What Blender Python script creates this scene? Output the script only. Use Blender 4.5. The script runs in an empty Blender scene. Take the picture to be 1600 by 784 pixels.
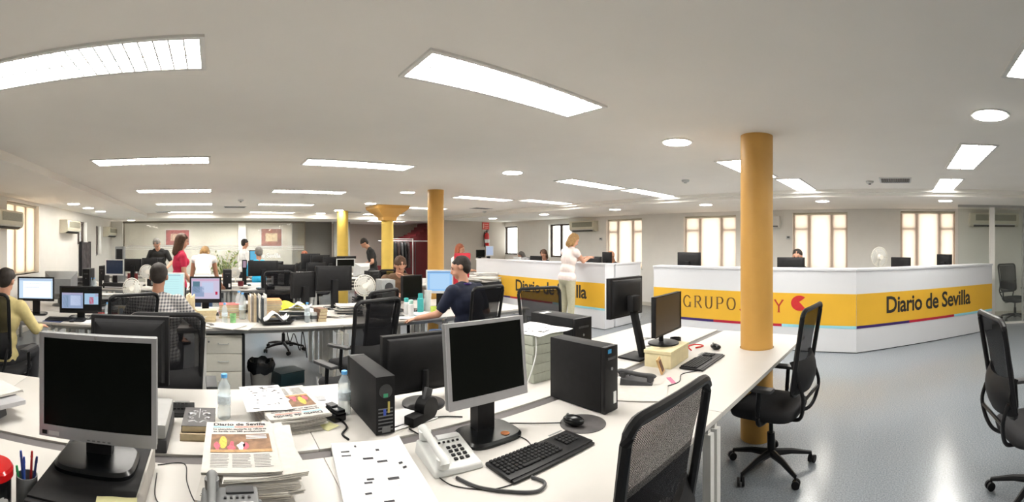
import bpy, bmesh, math, random
from mathutils import Vector as V, Matrix as M, geometry
PI = math.pi
sc = bpy.context.scene
COL = sc.collection
R = random.Random(7)

# ------------------------------------------------------------------ camera, world, exposure
F = 680.0                       # pixels per radian of the cylindrical panorama
CX, CY = 336.0, 382.0           # the pixel column that looks along +Y, and the horizon row
EYE = 1.6
cd = bpy.data.cameras.new('panorama_camera')
cam = bpy.data.objects.new('panorama_camera', cd)
COL.objects.link(cam)
cam.location = (0, 0, EYE)
cam.rotation_euler = (PI / 2, 0, -(800 - CX) / F)
cd.type = 'PANO'
cd.panorama_type = 'CENTRAL_CYLINDRICAL'
cd.central_cylindrical_range_u_min = -800 / F
cd.central_cylindrical_range_u_max = 800 / F
cd.central_cylindrical_range_v_min = -(784 - CY) / F
cd.central_cylindrical_range_v_max = CY / F
cd.central_cylindrical_radius = 1.0
cd.clip_start = 0.02
sc.camera = cam
w = bpy.data.worlds.new('daylight')
sc.world = w
w.use_nodes = True
w.node_tree.nodes['Background'].inputs[0].default_value = (1.0, 0.97, 0.92, 1)
w.node_tree.nodes['Background'].inputs[1].default_value = 6.6
sc.view_settings.view_transform = 'Standard'
sc.view_settings.look = 'None'
sc.view_settings.exposure = 0.0
sc.view_settings.gamma = 1
sc.view_settings.use_curve_mapping = False
sc.cycles.max_bounces = 14
sc.cycles.diffuse_bounces = 9
sc.cycles.transparent_max_bounces = 16
LAMP = 48.0                      # radiance of the fluorescent panels
SPOT = 72.0

# ------------------------------------------------------------------ pixel -> place helpers
def phi(px): return (px - CX) / F
def P(px, py, z=0.75):
    d = (EYE - z) * F / (py - CY)
    return V((d * math.sin(phi(px)), d * math.cos(phi(px)), z))
def AY(px, y, z=0.75): return V((y * math.tan(phi(px)), y, z))
def AX(px, x, z=0.75): return V((x, x / math.tan(phi(px)), z))
def AD(px, d, z=0.75): return V((d * math.sin(phi(px)), d * math.cos(phi(px)), z))

# ------------------------------------------------------------------ materials
MATS = {}
def mat(name, col, rough=0.5, metal=0.0, noise=0.0, nscale=30.0, spec=0.5, bump=0.0, bscale=200.0, emit=0.0, trans=0.0, alpha=1.0, coat=0.0):
    if name in MATS: return MATS[name]
    m = bpy.data.materials.new(name); m.use_nodes = True
    nt = m.node_tree; b = nt.nodes['Principled BSDF']
    b.inputs['Base Color'].default_value = (*col, 1)
    b.inputs['Roughness'].default_value = rough
    b.inputs['Metallic'].default_value = metal
    b.inputs['Specular IOR Level'].default_value = spec
    if coat: b.inputs['Coat Weight'].default_value = coat
    if trans:
        b.inputs['Transmission Weight'].default_value = trans; b.inputs['IOR'].default_value = 1.3
    if alpha < 1: b.inputs['Alpha'].default_value = alpha
    if emit:
        b.inputs['Emission Color'].default_value = (*col, 1); b.inputs['Emission Strength'].default_value = emit
    tc = None
    if noise or bump:
        tc = nt.nodes.new('ShaderNodeTexCoord')
    if noise:
        n = nt.nodes.new('ShaderNodeTexNoise'); n.inputs['Scale'].default_value = nscale; n.inputs['Detail'].default_value = 4
        nt.links.new(tc.outputs['Object'], n.inputs['Vector'])
        r = nt.nodes.new('ShaderNodeValToRGB')
        r.color_ramp.elements[0].position = .3; r.color_ramp.elements[1].position = .7
        r.color_ramp.elements[0].color = (*[max(0, c * (1 - noise)) for c in col], 1)
        r.color_ramp.elements[1].color = (*[min(1, c * (1 + noise)) for c in col], 1)
        nt.links.new(n.outputs['Fac'], r.inputs['Fac']); nt.links.new(r.outputs['Color'], b.inputs['Base Color'])
    if bump:
        n = nt.nodes.new('ShaderNodeTexNoise'); n.inputs['Scale'].default_value = bscale
        nt.links.new(tc.outputs['Object'], n.inputs['Vector'])
        bp = nt.nodes.new('ShaderNodeBump'); bp.inputs['Strength'].default_value = bump; bp.inputs['Distance'].default_value = .002
        nt.links.new(n.outputs['Fac'], bp.inputs['Height']); nt.links.new(bp.outputs['Normal'], b.inputs['Normal'])
    MATS[name] = m
    return m
def emis(name, col, s):
    if name in MATS: return MATS[name]
    m = bpy.data.materials.new(name); m.use_nodes = True; nt = m.node_tree; nt.nodes.clear()
    e = nt.nodes.new('ShaderNodeEmission'); o = nt.nodes.new('ShaderNodeOutputMaterial')
    e.inputs[0].default_value = (*col, 1); e.inputs[1].default_value = s
    nt.links.new(e.outputs[0], o.inputs[0]); MATS[name] = m
    return m
def clear_mat(name, col, mix, rough=.05, gloss=.12):
    """thin see-through sheet: mostly transparent, a little glossy and a little white"""
    if name in MATS: return MATS[name]
    m = bpy.data.materials.new(name); m.use_nodes = True; nt = m.node_tree; nt.nodes.clear()
    N = nt.nodes.new
    t = N('ShaderNodeBsdfTransparent'); t.inputs[0].default_value = (.95, .97, .96, 1)
    d = N('ShaderNodeBsdfDiffuse'); d.inputs[0].default_value = (*col, 1)
    g = N('ShaderNodeBsdfGlossy'); g.inputs['Roughness'].default_value = rough
    m1 = N('ShaderNodeMixShader'); m1.inputs[0].default_value = mix
    m2 = N('ShaderNodeMixShader'); lw = N('ShaderNodeLayerWeight'); pw = N('ShaderNodeMath'); pw.operation = 'POWER'; pw.inputs[1].default_value = 5
    f = N('ShaderNodeMath'); f.operation = 'MULTIPLY_ADD'; f.inputs[1].default_value = .8; f.inputs[2].default_value = .035
    nt.links.new(lw.outputs['Facing'], pw.inputs[0]); nt.links.new(pw.outputs[0], f.inputs[0])
    o = N('ShaderNodeOutputMaterial')
    nt.links.new(t.outputs[0], m1.inputs[1]); nt.links.new(d.outputs[0], m1.inputs[2])
    nt.links.new(f.outputs[0], m2.inputs[0]); nt.links.new(m1.outputs[0], m2.inputs[1]); nt.links.new(g.outputs[0], m2.inputs[2])
    nt.links.new(m2.outputs[0], o.inputs[0]); MATS[name] = m
    return m
def mesh_fabric(name, col, cover, period):
    """office chair mesh: fine horizontal ribs with see-through gaps"""
    if name in MATS: return MATS[name]
    m = bpy.data.materials.new(name); m.use_nodes = True; nt = m.node_tree; nt.nodes.clear()
    N = nt.nodes.new
    tc = N('ShaderNodeTexCoord'); wv = N('ShaderNodeTexWave'); wv.wave_type = 'BANDS'; wv.bands_direction = 'Z'
    wv.inputs['Scale'].default_value = .314 / period
    nt.links.new(tc.outputs['Object'], wv.inputs['Vector'])
    th = N('ShaderNodeMath'); th.operation = 'LESS_THAN'; th.inputs[1].default_value = cover
    nt.links.new(wv.outputs['Fac'], th.inputs[0])
    t = N('ShaderNodeBsdfTransparent'); d = N('ShaderNodeBsdfDiffuse'); d.inputs[0].default_value = (*col, 1)
    mx = N('ShaderNodeMixShader'); o = N('ShaderNodeOutputMaterial')
    nt.links.new(th.outputs[0], mx.inputs[0]); nt.links.new(t.outputs[0], mx.inputs[1]); nt.links.new(d.outputs[0], mx.inputs[2])
    nt.links.new(mx.outputs[0], o.inputs[0]); MATS[name] = m
    return m
def blind_mat(name, col, tr):
    if name in MATS: return MATS[name]
    m = bpy.data.materials.new(name); m.use_nodes = True; nt = m.node_tree; nt.nodes.clear()
    N = nt.nodes.new
    d = N('ShaderNodeBsdfDiffuse'); d.inputs[0].default_value = (*col, 1)
    t = N('ShaderNodeBsdfTranslucent'); t.inputs[0].default_value = (*tr, 1)
    mx = N('ShaderNodeMixShader'); mx.inputs[0].default_value = .6; o = N('ShaderNodeOutputMaterial')
    nt.links.new(d.outputs[0], mx.inputs[1]); nt.links.new(t.outputs[0], mx.inputs[2]); nt.links.new(mx.outputs[0], o.inputs[0])
    MATS[name] = m
    return m
def plaid_mat():
    m = bpy.data.materials.new('plaid_shirt'); m.use_nodes = True; nt = m.node_tree; b = nt.nodes['Principled BSDF']
    N = nt.nodes.new; tc = N('ShaderNodeTexCoord'); b.inputs['Roughness'].default_value = .9
    outs = []
    for ax in 'XZ':
        wv = N('ShaderNodeTexWave'); wv.bands_direction = ax; wv.inputs['Scale'].default_value = .314 / .027
        nt.links.new(tc.outputs['Object'], wv.inputs['Vector'])
        g = N('ShaderNodeMath'); g.operation = 'GREATER_THAN'; g.inputs[1].default_value = .5
        nt.links.new(wv.outputs['Fac'], g.inputs[0]); outs.append(g)
    a = N('ShaderNodeMath'); a.operation = 'ADD'
    nt.links.new(outs[0].outputs[0], a.inputs[0]); nt.links.new(outs[1].outputs[0], a.inputs[1])
    h = N('ShaderNodeMath'); h.operation = 'MULTIPLY'; h.inputs[1].default_value = .5
    nt.links.new(a.outputs[0], h.inputs[0])
    r = N('ShaderNodeValToRGB'); r.color_ramp.elements[0].color = (.10, .10, .12, 1); r.color_ramp.elements[1].color = (.62, .60, .58, 1)
    r.color_ramp.elements[1].position = 1.0
    nt.links.new(h.outputs[0], r.inputs[0]); nt.links.new(r.outputs[0], b.inputs['Base Color'])
    MATS['plaid'] = m
    return m

WALL = mat('painted_wall', (.82, .80, .76), .8, noise=.02, nscale=4, bump=.1)
CEIL = mat('ceiling_plaster', (.88, .85, .80), .85, noise=.015, nscale=2, bump=.08)
WHITE = mat('white_laminate', (.53, .51, .48), .42, noise=.01, nscale=8)
CWHITE = mat('counter_white', (.62, .63, .66), .35, noise=.01, nscale=3)
EDGE = mat('desk_edge_grey', (.42, .42, .40), .5, noise=.05)
TRAY = mat('cable_tray_grey', (.11, .10, .10), .5, noise=.06, nscale=20)
WSTEEL = mat('white_steel', (.74, .73, .70), .4, noise=.02)
GSTEEL = mat('grey_steel', (.38, .38, .37), .4, .2, noise=.05)
CHROME = mat('chrome', (.75, .75, .75), .18, 1.0, noise=.02)
SILVER = mat('silver_plastic', (.45, .45, .47), .38, .35, noise=.03)
BLACK = mat('black_plastic', (.008, .008, .009), .42, noise=.15, spec=.28)
BLACK2 = mat('black_matte', (.009, .009, .010), .6, noise=.15, spec=.25)
BGLOSS = mat('black_gloss', (.005, .006, .007), .26, noise=.1, spec=.35)
SCREEN = mat('screen_off', (.003, .004, .003), .3, noise=.1, nscale=3, spec=.12)
DGREY = mat('dark_grey_plastic', (.045, .045, .048), .5, noise=.1)
MGREY = mat('mid_grey_plastic', (.17, .175, .18), .5, noise=.05)
LGREY = mat('light_grey_plastic', (.60, .61, .61), .45, noise=.03)
CREAM = mat('cream_plastic', (.70, .66, .54), .45, noise=.03)
BEIGE = mat('beige_card', (.62, .52, .33), .8, noise=.08)
AMBER = mat('amber_paint', (.60, .33, .075), .5, noise=.04, nscale=5, bump=.2, bscale=60)
AMBER2 = mat('yellow_paint', (.66, .46, .09), .5, noise=.05, nscale=5)
PAPER = mat('white_paper', (.70, .70, .70), .8, noise=.02)
NEWS = mat('newsprint', (.52, .50, .47), .9, noise=.05, nscale=40)
INK = mat('print_ink', (.03, .03, .035), .8, noise=.2)
GREYINK = mat('pale_grey_print', (.42, .42, .43), .8, noise=.25, nscale=300)
FABRIC = mat('black_seat_fabric', (.014, .014, .016), .95, noise=.2, nscale=200, bump=.3, bscale=600)
MESHF = mesh_fabric('chair_mesh_ribbed', (.02, .02, .022), .40, .0050)
def veil(name, col, k):
    m = bpy.data.materials.new(name); m.use_nodes = True; nt = m.node_tree; nt.nodes.clear(); N = nt.nodes.new
    t = N('ShaderNodeBsdfTransparent'); d = N('ShaderNodeBsdfDiffuse'); d.inputs[0].default_value = (*col, 1)
    mx = N('ShaderNodeMixShader'); mx.inputs[0].default_value = k; o = N('ShaderNodeOutputMaterial')
    nt.links.new(t.outputs[0], mx.inputs[1]); nt.links.new(d.outputs[0], mx.inputs[2]); nt.links.new(mx.outputs[0], o.inputs[0])
    return m
MESHV = veil('chair_mesh_fine', (.015, .015, .017), .66)
RED = mat('red_lacquer', (.55, .01, .012), .15, noise=.03)
MAROON = mat('maroon_paint', (.11, .008, .012), .5, noise=.1, nscale=6)
NAVY = mat('navy_stripe', (.035, .012, .12), .4, noise=.03)
CRIM = mat('crimson_stripe', (.42, .01, .035), .4, noise=.03)
SKYB = mat('light_blue_stripe', (.28, .60, .68), .4, noise=.03)
YBAND = mat('yellow_banner', (.68, .39, .03), .4, noise=.05, nscale=2)
FRAME = mat('dark_window_frame', (.035, .018, .012), .45, noise=.1)
SKIN = mat('skin_light', (.52, .27, .18), .55, noise=.06, nscale=12)
SKIN2 = mat('skin_tan', (.42, .20, .12), .55, noise=.06, nscale=12)
DENIM = mat('blue_denim', (.055, .10, .20), .9, noise=.2, nscale=150)
GREEN = mat('leaf_green', (.12, .22, .05), .6, noise=.3, nscale=10)
YELLOW = mat('bright_yellow_paper', (.80, .72, .02), .7, noise=.04)
ORANGE = mat('orange_paper', (.72, .27, .10), .8, noise=.05)
PBLUE = mat('blue_cap', (.10, .36, .72), .35, noise=.04)
TEAL = mat('teal_plastic', (.05, .38, .38), .4, noise=.05)
WATER = clear_mat('water_bottle_plastic', (.75, .82, .88), .30)
GLASS = clear_mat('window_glass', (.8, .85, .85), .04)
PGLASS = clear_mat('partition_glass', (.75, .72, .66), .15)
BLIND = blind_mat('roller_blind', (.70, .60, .48), (.62, .47, .34))
BLINDR = blind_mat('roller_blind_bright', (.66, .58, .52), (.56, .455, .38))

# ------------------------------------------------------------------ mesh builder
class B:
    def __init__(s): s.bm = bmesh.new(); s.mi = 0
    def _set(s, faces):
        for f in faces: f.material_index = s.mi
    def box(s, c, size, rz=0, bev=0, rot=None, seg=2):
        m = M.Translation(V(c)) @ (rot if rot is not None else M.Rotation(rz, 4, 'Z')) @ M.Diagonal((*size, 1))
        r = bmesh.ops.create_cube(s.bm, size=1, matrix=m)
        vs = r['verts']; fs = {f for v in vs for f in v.link_faces}; s._set(fs)
        if bev:
            es = {e for v in vs for e in v.link_edges}
            rb = bmesh.ops.bevel(s.bm, geom=list(es), offset=bev, segments=seg, affect='EDGES', profile=.6)
            s._set(rb['faces'])
        return s
    def bb(s, x0, x1, y0, y1, z0, z1, bev=0):
        return s.box(((x0 + x1) / 2, (y0 + y1) / 2, (z0 + z1) / 2), (abs(x1 - x0), abs(y1 - y0), abs(z1 - z0)), bev=bev)
    def ring(s, pts): return [s.bm.verts.new(p) for p in pts]
    def bridge(s, a, b, close=True):
        n = len(a)
        for i in range(n if close else n - 1):
            f = s.bm.faces.new((a[i], a[(i + 1) % n], b[(i + 1) % n], b[i])); f.material_index = s.mi
    def cap(s, a, flip=False):
        f = s.bm.faces.new(a[::-1] if flip else a); f.material_index = s.mi
    def lathe(s, prof, c=(0, 0, 0), n=20, m=None, sx=1, sy=1):
        m = M.Translation(V(c)) @ (m or M.Identity(4)); prev = None
        for r, z in prof:
            r = max(r, 1e-4)
            rg = s.ring([m @ V((r * sx * math.cos(2 * PI * k / n), r * sy * math.sin(2 * PI * k / n), z)) for k in range(n)])
            if prev: s.bridge(prev, rg)
            else: s.cap(rg, True)
            prev = rg
        s.cap(prev)
        return s
    def cyl(s, p0, p1, r0, r1=None, n=12):
        p0, p1 = V(p0), V(p1); r1 = r0 if r1 is None else r1; d = p1 - p0
        q = d.to_track_quat('Z', 'Y').to_matrix().to_4x4()
        return s.lathe([(r0, 0), (r1, d.length)], p0, n, q)
    def capsule(s, p0, p1, r0, r1, n=12):
        p0, p1 = V(p0), V(p1); d = p1 - p0; L = d.length
        q = d.to_track_quat('Z', 'Y').to_matrix().to_4x4() if L > 1e-6 else M.Identity(4)
        pr = [(r0 * math.sin(a), -r0 * math.cos(a)) for a in (.15, .5, 1., PI / 2)] + [(r1 * math.cos(a), L + r1 * math.sin(a)) for a in (0, .55, 1.05, 1.42)]
        return s.lathe(pr, p0, n, q)
    def blob(s, c, r3, rot=None, u=14, v=9):
        m = M.Translation(V(c)) @ (rot if rot is not None else M.Identity(4)) @ M.Diagonal((*r3, 1))
        r = bmesh.ops.create_uvsphere(s.bm, u_segments=u, v_segments=v, radius=1, matrix=m)
        s._set({f for vv in r['verts'] for f in vv.link_faces})
        return s
    def tube(s, pts, r, n=6, close=False):
        pts = [V(p) for p in pts]; rings = []; up = V((0, 0, 1)); N = len(pts)
        for i, p in enumerate(pts):
            a = pts[(i - 1) % N] if (i or close) else p; b = pts[(i + 1) % N] if (i < N - 1 or close) else p
            t = (b - a).normalized(); x = t.cross(up)
            if x.length < .05: x = t.cross(V((0, 1, 0)))
            x.normalize(); y = x.cross(t); rr = r[i] if isinstance(r, (list, tuple)) else r
            rings.append(s.ring([p + x * rr * math.cos(2 * PI * k / n) + y * rr * math.sin(2 * PI * k / n) for k in range(n)]))
        for i in range(N - 1): s.bridge(rings[i], rings[i + 1])
        if close: s.bridge(rings[-1], rings[0])
        else: s.cap(rings[0], True); s.cap(rings[-1])
        return s
    def prism(s, poly, z0, z1, m=None, holes=()):
        m = m or M.Identity(4); loops = [[V((x, y, 0)) for x, y in l] for l in (poly, *holes)]
        flat = [p for l in loops for p in l]; tris = geometry.tessellate_polygon(loops)
        b = [s.bm.verts.new(m @ V((p.x, p.y, z0))) for p in flat]; t = [s.bm.verts.new(m @ V((p.x, p.y, z1))) for p in flat]
        for a in tris:
            for vs in ((b[a[0]], b[a[1]], b[a[2]]), (t[a[2]], t[a[1]], t[a[0]])):
                f = s.bm.faces.new(vs); f.material_index = s.mi
        k = 0
        for l in loops:
            n = len(l); s.bridge(b[k:k + n], t[k:k + n]); k += n
        return s
    def sheet(s, f, nu, nv, th=0):
        g = [[s.bm.verts.new(f(i / nu, j / nv)) for j in range(nv + 1)] for i in range(nu + 1)]
        def q(a, b, c, d):
            fc = s.bm.faces.new((a, b, c, d)); fc.material_index = s.mi
        for i in range(nu):
            for j in range(nv): q(g[i][j], g[i + 1][j], g[i + 1][j + 1], g[i][j + 1])
        if th:
            nrm = []
            for i in range(nu + 1):
                for j in range(nv + 1):
                    a = g[min(i + 1, nu)][j].co - g[max(i - 1, 0)][j].co; b = g[i][min(j + 1, nv)].co - g[i][max(j - 1, 0)].co
                    nrm.append(a.cross(b).normalized())
            h = [[s.bm.verts.new(g[i][j].co - nrm[i * (nv + 1) + j] * th) for j in range(nv + 1)] for i in range(nu + 1)]
            for i in range(nu):
                for j in range(nv): q(h[i][j + 1], h[i + 1][j + 1], h[i + 1][j], h[i][j])
            for i in range(nu):
                q(g[i + 1][0], g[i][0], h[i][0], h[i + 1][0]); q(g[i][nv], g[i + 1][nv], h[i + 1][nv], h[i][nv])
            for j in range(nv):
                q(g[0][j], g[0][j + 1], h[0][j + 1], h[0][j]); q(g[nu][j + 1], g[nu][j], h[nu][j], h[nu][j + 1])
        return s
    def obj(s, name, m, parent=None, loc=None, rz=0, sharp=35, fix=True):
        if fix: bmesh.ops.recalc_face_normals(s.bm, faces=s.bm.faces)
        me = bpy.data.meshes.new(name); s.bm.to_mesh(me); s.bm.free()
        for x in (m if isinstance(m, (list, tuple)) else [m]): me.materials.append(x)
        for p in me.polygons: p.use_smooth = True
        me.set_sharp_from_angle(angle=math.radians(sharp))
        o = bpy.data.objects.new(name, me); COL.objects.link(o)
        if parent: o.parent = parent
        if loc is not None: o.location = loc
        o.rotation_euler.z = rz
        return o
def tag(o, label=None, cat=None, group=None, kind=None):
    if label: o['label'] = label
    if cat: o['category'] = cat
    if group: o['group'] = group
    if kind: o['kind'] = kind
    return o
def thing(name, label, cat, loc=(0, 0, 0), rz=0, group=None):
    o = bpy.data.objects.new(name, None); COL.objects.link(o); o.empty_display_size = .1
    o.location = loc; o.rotation_euler.z = rz
    return tag(o, label, cat, group)
def dup(o, loc, rz=0, label=None, group=None, parent=None):
    c = o.copy(); COL.objects.link(c); c.parent = parent
    if parent is None:
        c.location = loc; c.rotation_euler.z = rz
        if label: c['label'] = label
        if group: c['group'] = group
        elif 'group' in c: del c['group']
    for ch in o.children: dup(ch, None, parent=c)
    return c
CACHE = {}
def put(key, maker, label, loc, rz=0, group=None):
    """first use builds the thing, later uses copy it with its parts"""
    if key not in CACHE:
        r = maker(); CACHE[key] = r; r.location = loc; r.rotation_euler.z = rz; r['label'] = label
        if group: r['group'] = group
        return r
    return dup(CACHE[key], loc, rz, label, group)
def struct(o): o['kind'] = 'structure'; return o
def spline(pts, n=8):
    pts = [V(p) for p in pts]; out = []
    for i in range(len(pts) - 1):
        p0 = pts[max(i - 1, 0)]; p1 = pts[i]; p2 = pts[i + 1]; p3 = pts[min(i + 2, len(pts) - 1)]
        for k in range(n):
            t = k / n
            out.append(.5 * ((2 * p1) + (p2 - p0) * t + (2 * p0 - 5 * p1 + 4 * p2 - p3) * t * t + (3 * p1 - p0 - 3 * p2 + p3) * t ** 3))
    return out + [pts[-1]]
def cable(label, pts, r=.0025, name='cable', m=None, cat='cable', group=None):
    return tag(B().tube(spline(pts), r, 6).obj(name, m or BLACK), label, cat, group)
def text(body, name, m, parent, W, H, mtx, bold=0.0, th=.0006, spacing=1.0):
    """lettering scaled to width W and cap height H; lies in local XY of mtx, its lower left corner at the origin"""
    cu = bpy.data.curves.new(name, 'FONT'); cu.body = body; cu.size = 1; cu.offset = bold; cu.space_character = spacing; cu.resolution_u = 3
    t = bpy.data.objects.new(name, cu); COL.objects.link(t)
    dg = bpy.context.evaluated_depsgraph_get()
    me = bpy.data.meshes.new_from_object(t.evaluated_get(dg)); bpy.data.objects.remove(t); bpy.data.curves.remove(cu)
    xs = [v.co.x for v in me.vertices]; x0, x1 = min(xs), max(xs); sx = W / (x1 - x0); sy = H / .73
    for v in me.vertices: v.co = V(((v.co.x - x0) * sx, v.co.y * sy, th))
    me.transform(mtx); me.materials.append(m)
    o = bpy.data.objects.new(name, me); COL.objects.link(o)
    if parent: o.parent = parent
    return o
# ================================================================== THE SETTING
XL, XR, YB, YN, YS = -3.4, 9.6, 15.6, 12.2, -4.6      # left wall, window wall, far wall, stair-side wall, wall behind
H, HS = 2.5, 2.41                                      # ceiling and soffit heights
struct(B().bb(XL - .3, XR + .3, YS - .3, YB + .3, -.12, 0).obj('floor', None))
def floor_mat():
    m = mat('vinyl_floor', (.30, .33, .36), .21, spec=.5)
    nt = m.node_tree; b = nt.nodes['Principled BSDF']; N = nt.nodes.new
    tc = N('ShaderNodeTexCoord')
    n1 = N('ShaderNodeTexNoise'); n1.inputs['Scale'].default_value = 90; n1.inputs['Detail'].default_value = 5
    n2 = N('ShaderNodeTexNoise'); n2.inputs['Scale'].default_value = 2.5; n2.inputs['Detail'].default_value = 6
    for n in (n1, n2): nt.links.new(tc.outputs['Object'], n.inputs['Vector'])
    r = N('ShaderNodeValToRGB'); r.color_ramp.elements[0].position = .3; r.color_ramp.elements[1].position = .72
    r.color_ramp.elements[0].color = (.135, .152, .17, 1); r.color_ramp.elements[1].color = (.245, .27, .295, 1)
    nt.links.new(n1.outputs['Fac'], r.inputs[0])
    nt.links.new(r.outputs[0], b.inputs['Base Color'])
    return m
bpy.data.objects['floor'].data.materials.clear(); bpy.data.objects['floor'].data.materials.append(floor_mat())
struct(B().bb(XL - .3, XR + .3, YS - .3, YB + .3, H, H + .12).obj('ceiling', CEIL))
# soffits: along the left wall, the window wall and the far walls
struct(B().bb(XL, -1.95, YS, YB, HS, H).obj('trim_1', CEIL))
struct(B().bb(7.1, XR, YS, YN, HS - .02, H).obj('trim_2', CEIL))
struct(B().bb(7.0, 7.1, YS, YN, HS + .035, H).obj('trim_3', CEIL))
struct(B().bb(-1.95, 7.1, 12.4, YB, 2.36, H).obj('trim_4', CEIL))
struct(B().bb(XL - .2, XR + .2, YS - .2, YS, 0, H).obj('wall_back', WALL))

def wall_with_openings(name, axis, pos, a0, a1, th, ops, m=WALL):
    """a wall along Y (axis x) at x = pos, th thick outward, with rectangular openings (y0, y1, z0, z1)"""
    b = B(); ops = sorted(ops); c = a0
    for y0, y1, z0, z1 in ops:
        if y0 > c: b.bb(pos, pos + th, c, y0, 0, H)
        if z0 > 0: b.bb(pos, pos + th, y0, y1, 0, z0)
        if z1 < H: b.bb(pos, pos + th, y0, y1, z1, H)
        c = y1
    b.bb(pos, pos + th, c, a1, 0, H)
    return struct(b.obj(name, m))
def yr(px): return XR / math.tan(phi(px))
def yl(px): return XL / math.tan(phi(px))
# window wall (right), the openings by their place in the panorama
RW = [(yr(808), yr(771), 1.25, 2.24), (yr(893), yr(857), 1.2, 2.24), (yr(1003), yr(947), .95, 2.3),
      (yr(1150), yr(1068), 1.0, 2.3), (yr(1324), yr(1238), 1.0, 2.32), (yr(1493), yr(1407), 1.0, 2.34)]
wall_with_openings('wall_right', 'x', XR, YS, YN + .2, .28, RW)
LW = [(2.6, 4.6, 1.0, 2.25), (yl(24), yl(62), 1.0, 2.27), (yl(119), yl(134), 1.0, 2.22), (yl(156), yl(176), 1.0, 2.2)]
LW = [(yl(-40), yl(-6), 1.0, 2.3), (yl(11), yl(61), 1.05, 2.36), (yl(121), yl(136), 1.62, 2.2), (yl(150), yl(158), 1.3, 2.15)]
wall_with_openings('wall_left', 'x', XL, YS, YB + .2, -.28, LW)
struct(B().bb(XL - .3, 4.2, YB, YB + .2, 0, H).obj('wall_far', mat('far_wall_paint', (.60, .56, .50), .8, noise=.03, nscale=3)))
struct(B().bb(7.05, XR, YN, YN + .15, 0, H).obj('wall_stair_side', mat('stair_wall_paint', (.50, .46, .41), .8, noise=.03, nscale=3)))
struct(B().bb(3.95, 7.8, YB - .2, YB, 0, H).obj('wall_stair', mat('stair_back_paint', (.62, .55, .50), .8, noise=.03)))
struct(B().bb(7.65, 7.8, YN + .15, YB, 0, H).obj('wall_stair_right', MATS['stair_wall_paint']))
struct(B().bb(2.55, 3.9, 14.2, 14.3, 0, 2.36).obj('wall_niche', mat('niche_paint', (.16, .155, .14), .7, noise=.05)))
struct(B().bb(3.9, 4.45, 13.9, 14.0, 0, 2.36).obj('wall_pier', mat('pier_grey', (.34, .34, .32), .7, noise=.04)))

def window(n, x, y0, y1, z0, z1, out, blind, dark=False, mull=(.5,), transom=None, bm=BLIND):
    """frame, mullions, pane and, where drawn, the roller blind; out = +1 for the right wall"""
    t = thing('window_%d' % n, None, None); t['kind'] = 'structure'
    fm = FRAME if dark else mat('pale_window_frame', (.55, .45, .36), .5, noise=.04)
    xo = x + out * .14; w_ = .05
    b = B()
    b.bb(xo - .03, xo + .03, y0, y0 + w_, z0, z1).bb(xo - .03, xo + .03, y1 - w_, y1, z0, z1)
    b.bb(xo - .03, xo + .03, y0 + w_, y1 - w_, z0, z0 + w_).bb(xo - .03, xo + .03, y0 + w_, y1 - w_, z1 - w_, z1)
    b.obj('window_frame', fm, t)
    for k in mull:
        yy = y0 + (y1 - y0) * k
        B().bb(xo - .025, xo + .025, yy - .045, yy + .045, z0 + w_, z1 - w_).obj('mullion', fm, t)
    if transom:
        for a, c in ([y0 + w_, y0 + (y1 - y0) * mull[0] - .03], [y0 + (y1 - y0) * mull[-1] + .03, y1 - w_]):
            B().bb(xo - .025, xo + .025, a, c, transom - .025, transom + .025).obj('transom', fm, t)
    B().bb(xo - .004, xo + .004, y0 + w_, y1 - w_, z0 + w_, z1 - w_).obj('pane', GLASS, t)
    B().bb(x - out * .02, x + out * .1, y0 - .02, y1 + .02, z0 - .03, z0).obj('window_sill', WSTEEL, t)
    if blind:
        xb = x + out * .09
        B().sheet(lambda u, v: V((xb + .006 * math.sin(u * 17) * v, y0 + .015 + (y1 - y0 - .03) * u, z1 - .04 - (z1 - z0 - .06) * v)), 24, 4).obj('roller_blind', bm, t, fix=False)
        B().cyl((xb, y0 + .01, z1 - .03), (xb, y1 - .01, z1 - .03), .022).obj('blind_roller', CREAM, t)
        B().bb(xb - .012, xb + .012, y0 + .015, y1 - .015, z0 + .012, z0 + .03).obj('blind_bar', CREAM, t)
    return t
for i, (y0, y1, z0, z1) in enumerate(RW):
    if i < 2: window(i + 1, XR, y0, y1, z0, z1, 1, False, True, (.55,))
    else: window(i + 1, XR, y0, y1, z0, z1, 1, True, False, (.29, .70), 1.95, BLINDR)
for i, (y0, y1, z0, z1) in enumerate(LW):
    window(i + 7, XL, y0, y1, z0, z1, -1, i < 2, i >= 2, (.35, .68) if i < 2 else (.6,), None, BLIND)
for i, (y0, y1, z0, z1) in enumerate(LW[:2] + LW[3:]): pass
struct(B().bb(XR - .02, XR, -4.5, YN, 0, .09).obj('baseboard_right', mat('baseboard_beige', (.62, .58, .50), .5, noise=.03)))
struct(B().bb(XL, XL + .02, YS, YB, 0, .09).obj('baseboard_left', MATS['baseboard_beige']))
struct(B().bb(-2.0, 2.55, YB - .02, YB, 0, .09).obj('baseboard_far', MATS['baseboard_beige']))

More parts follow.
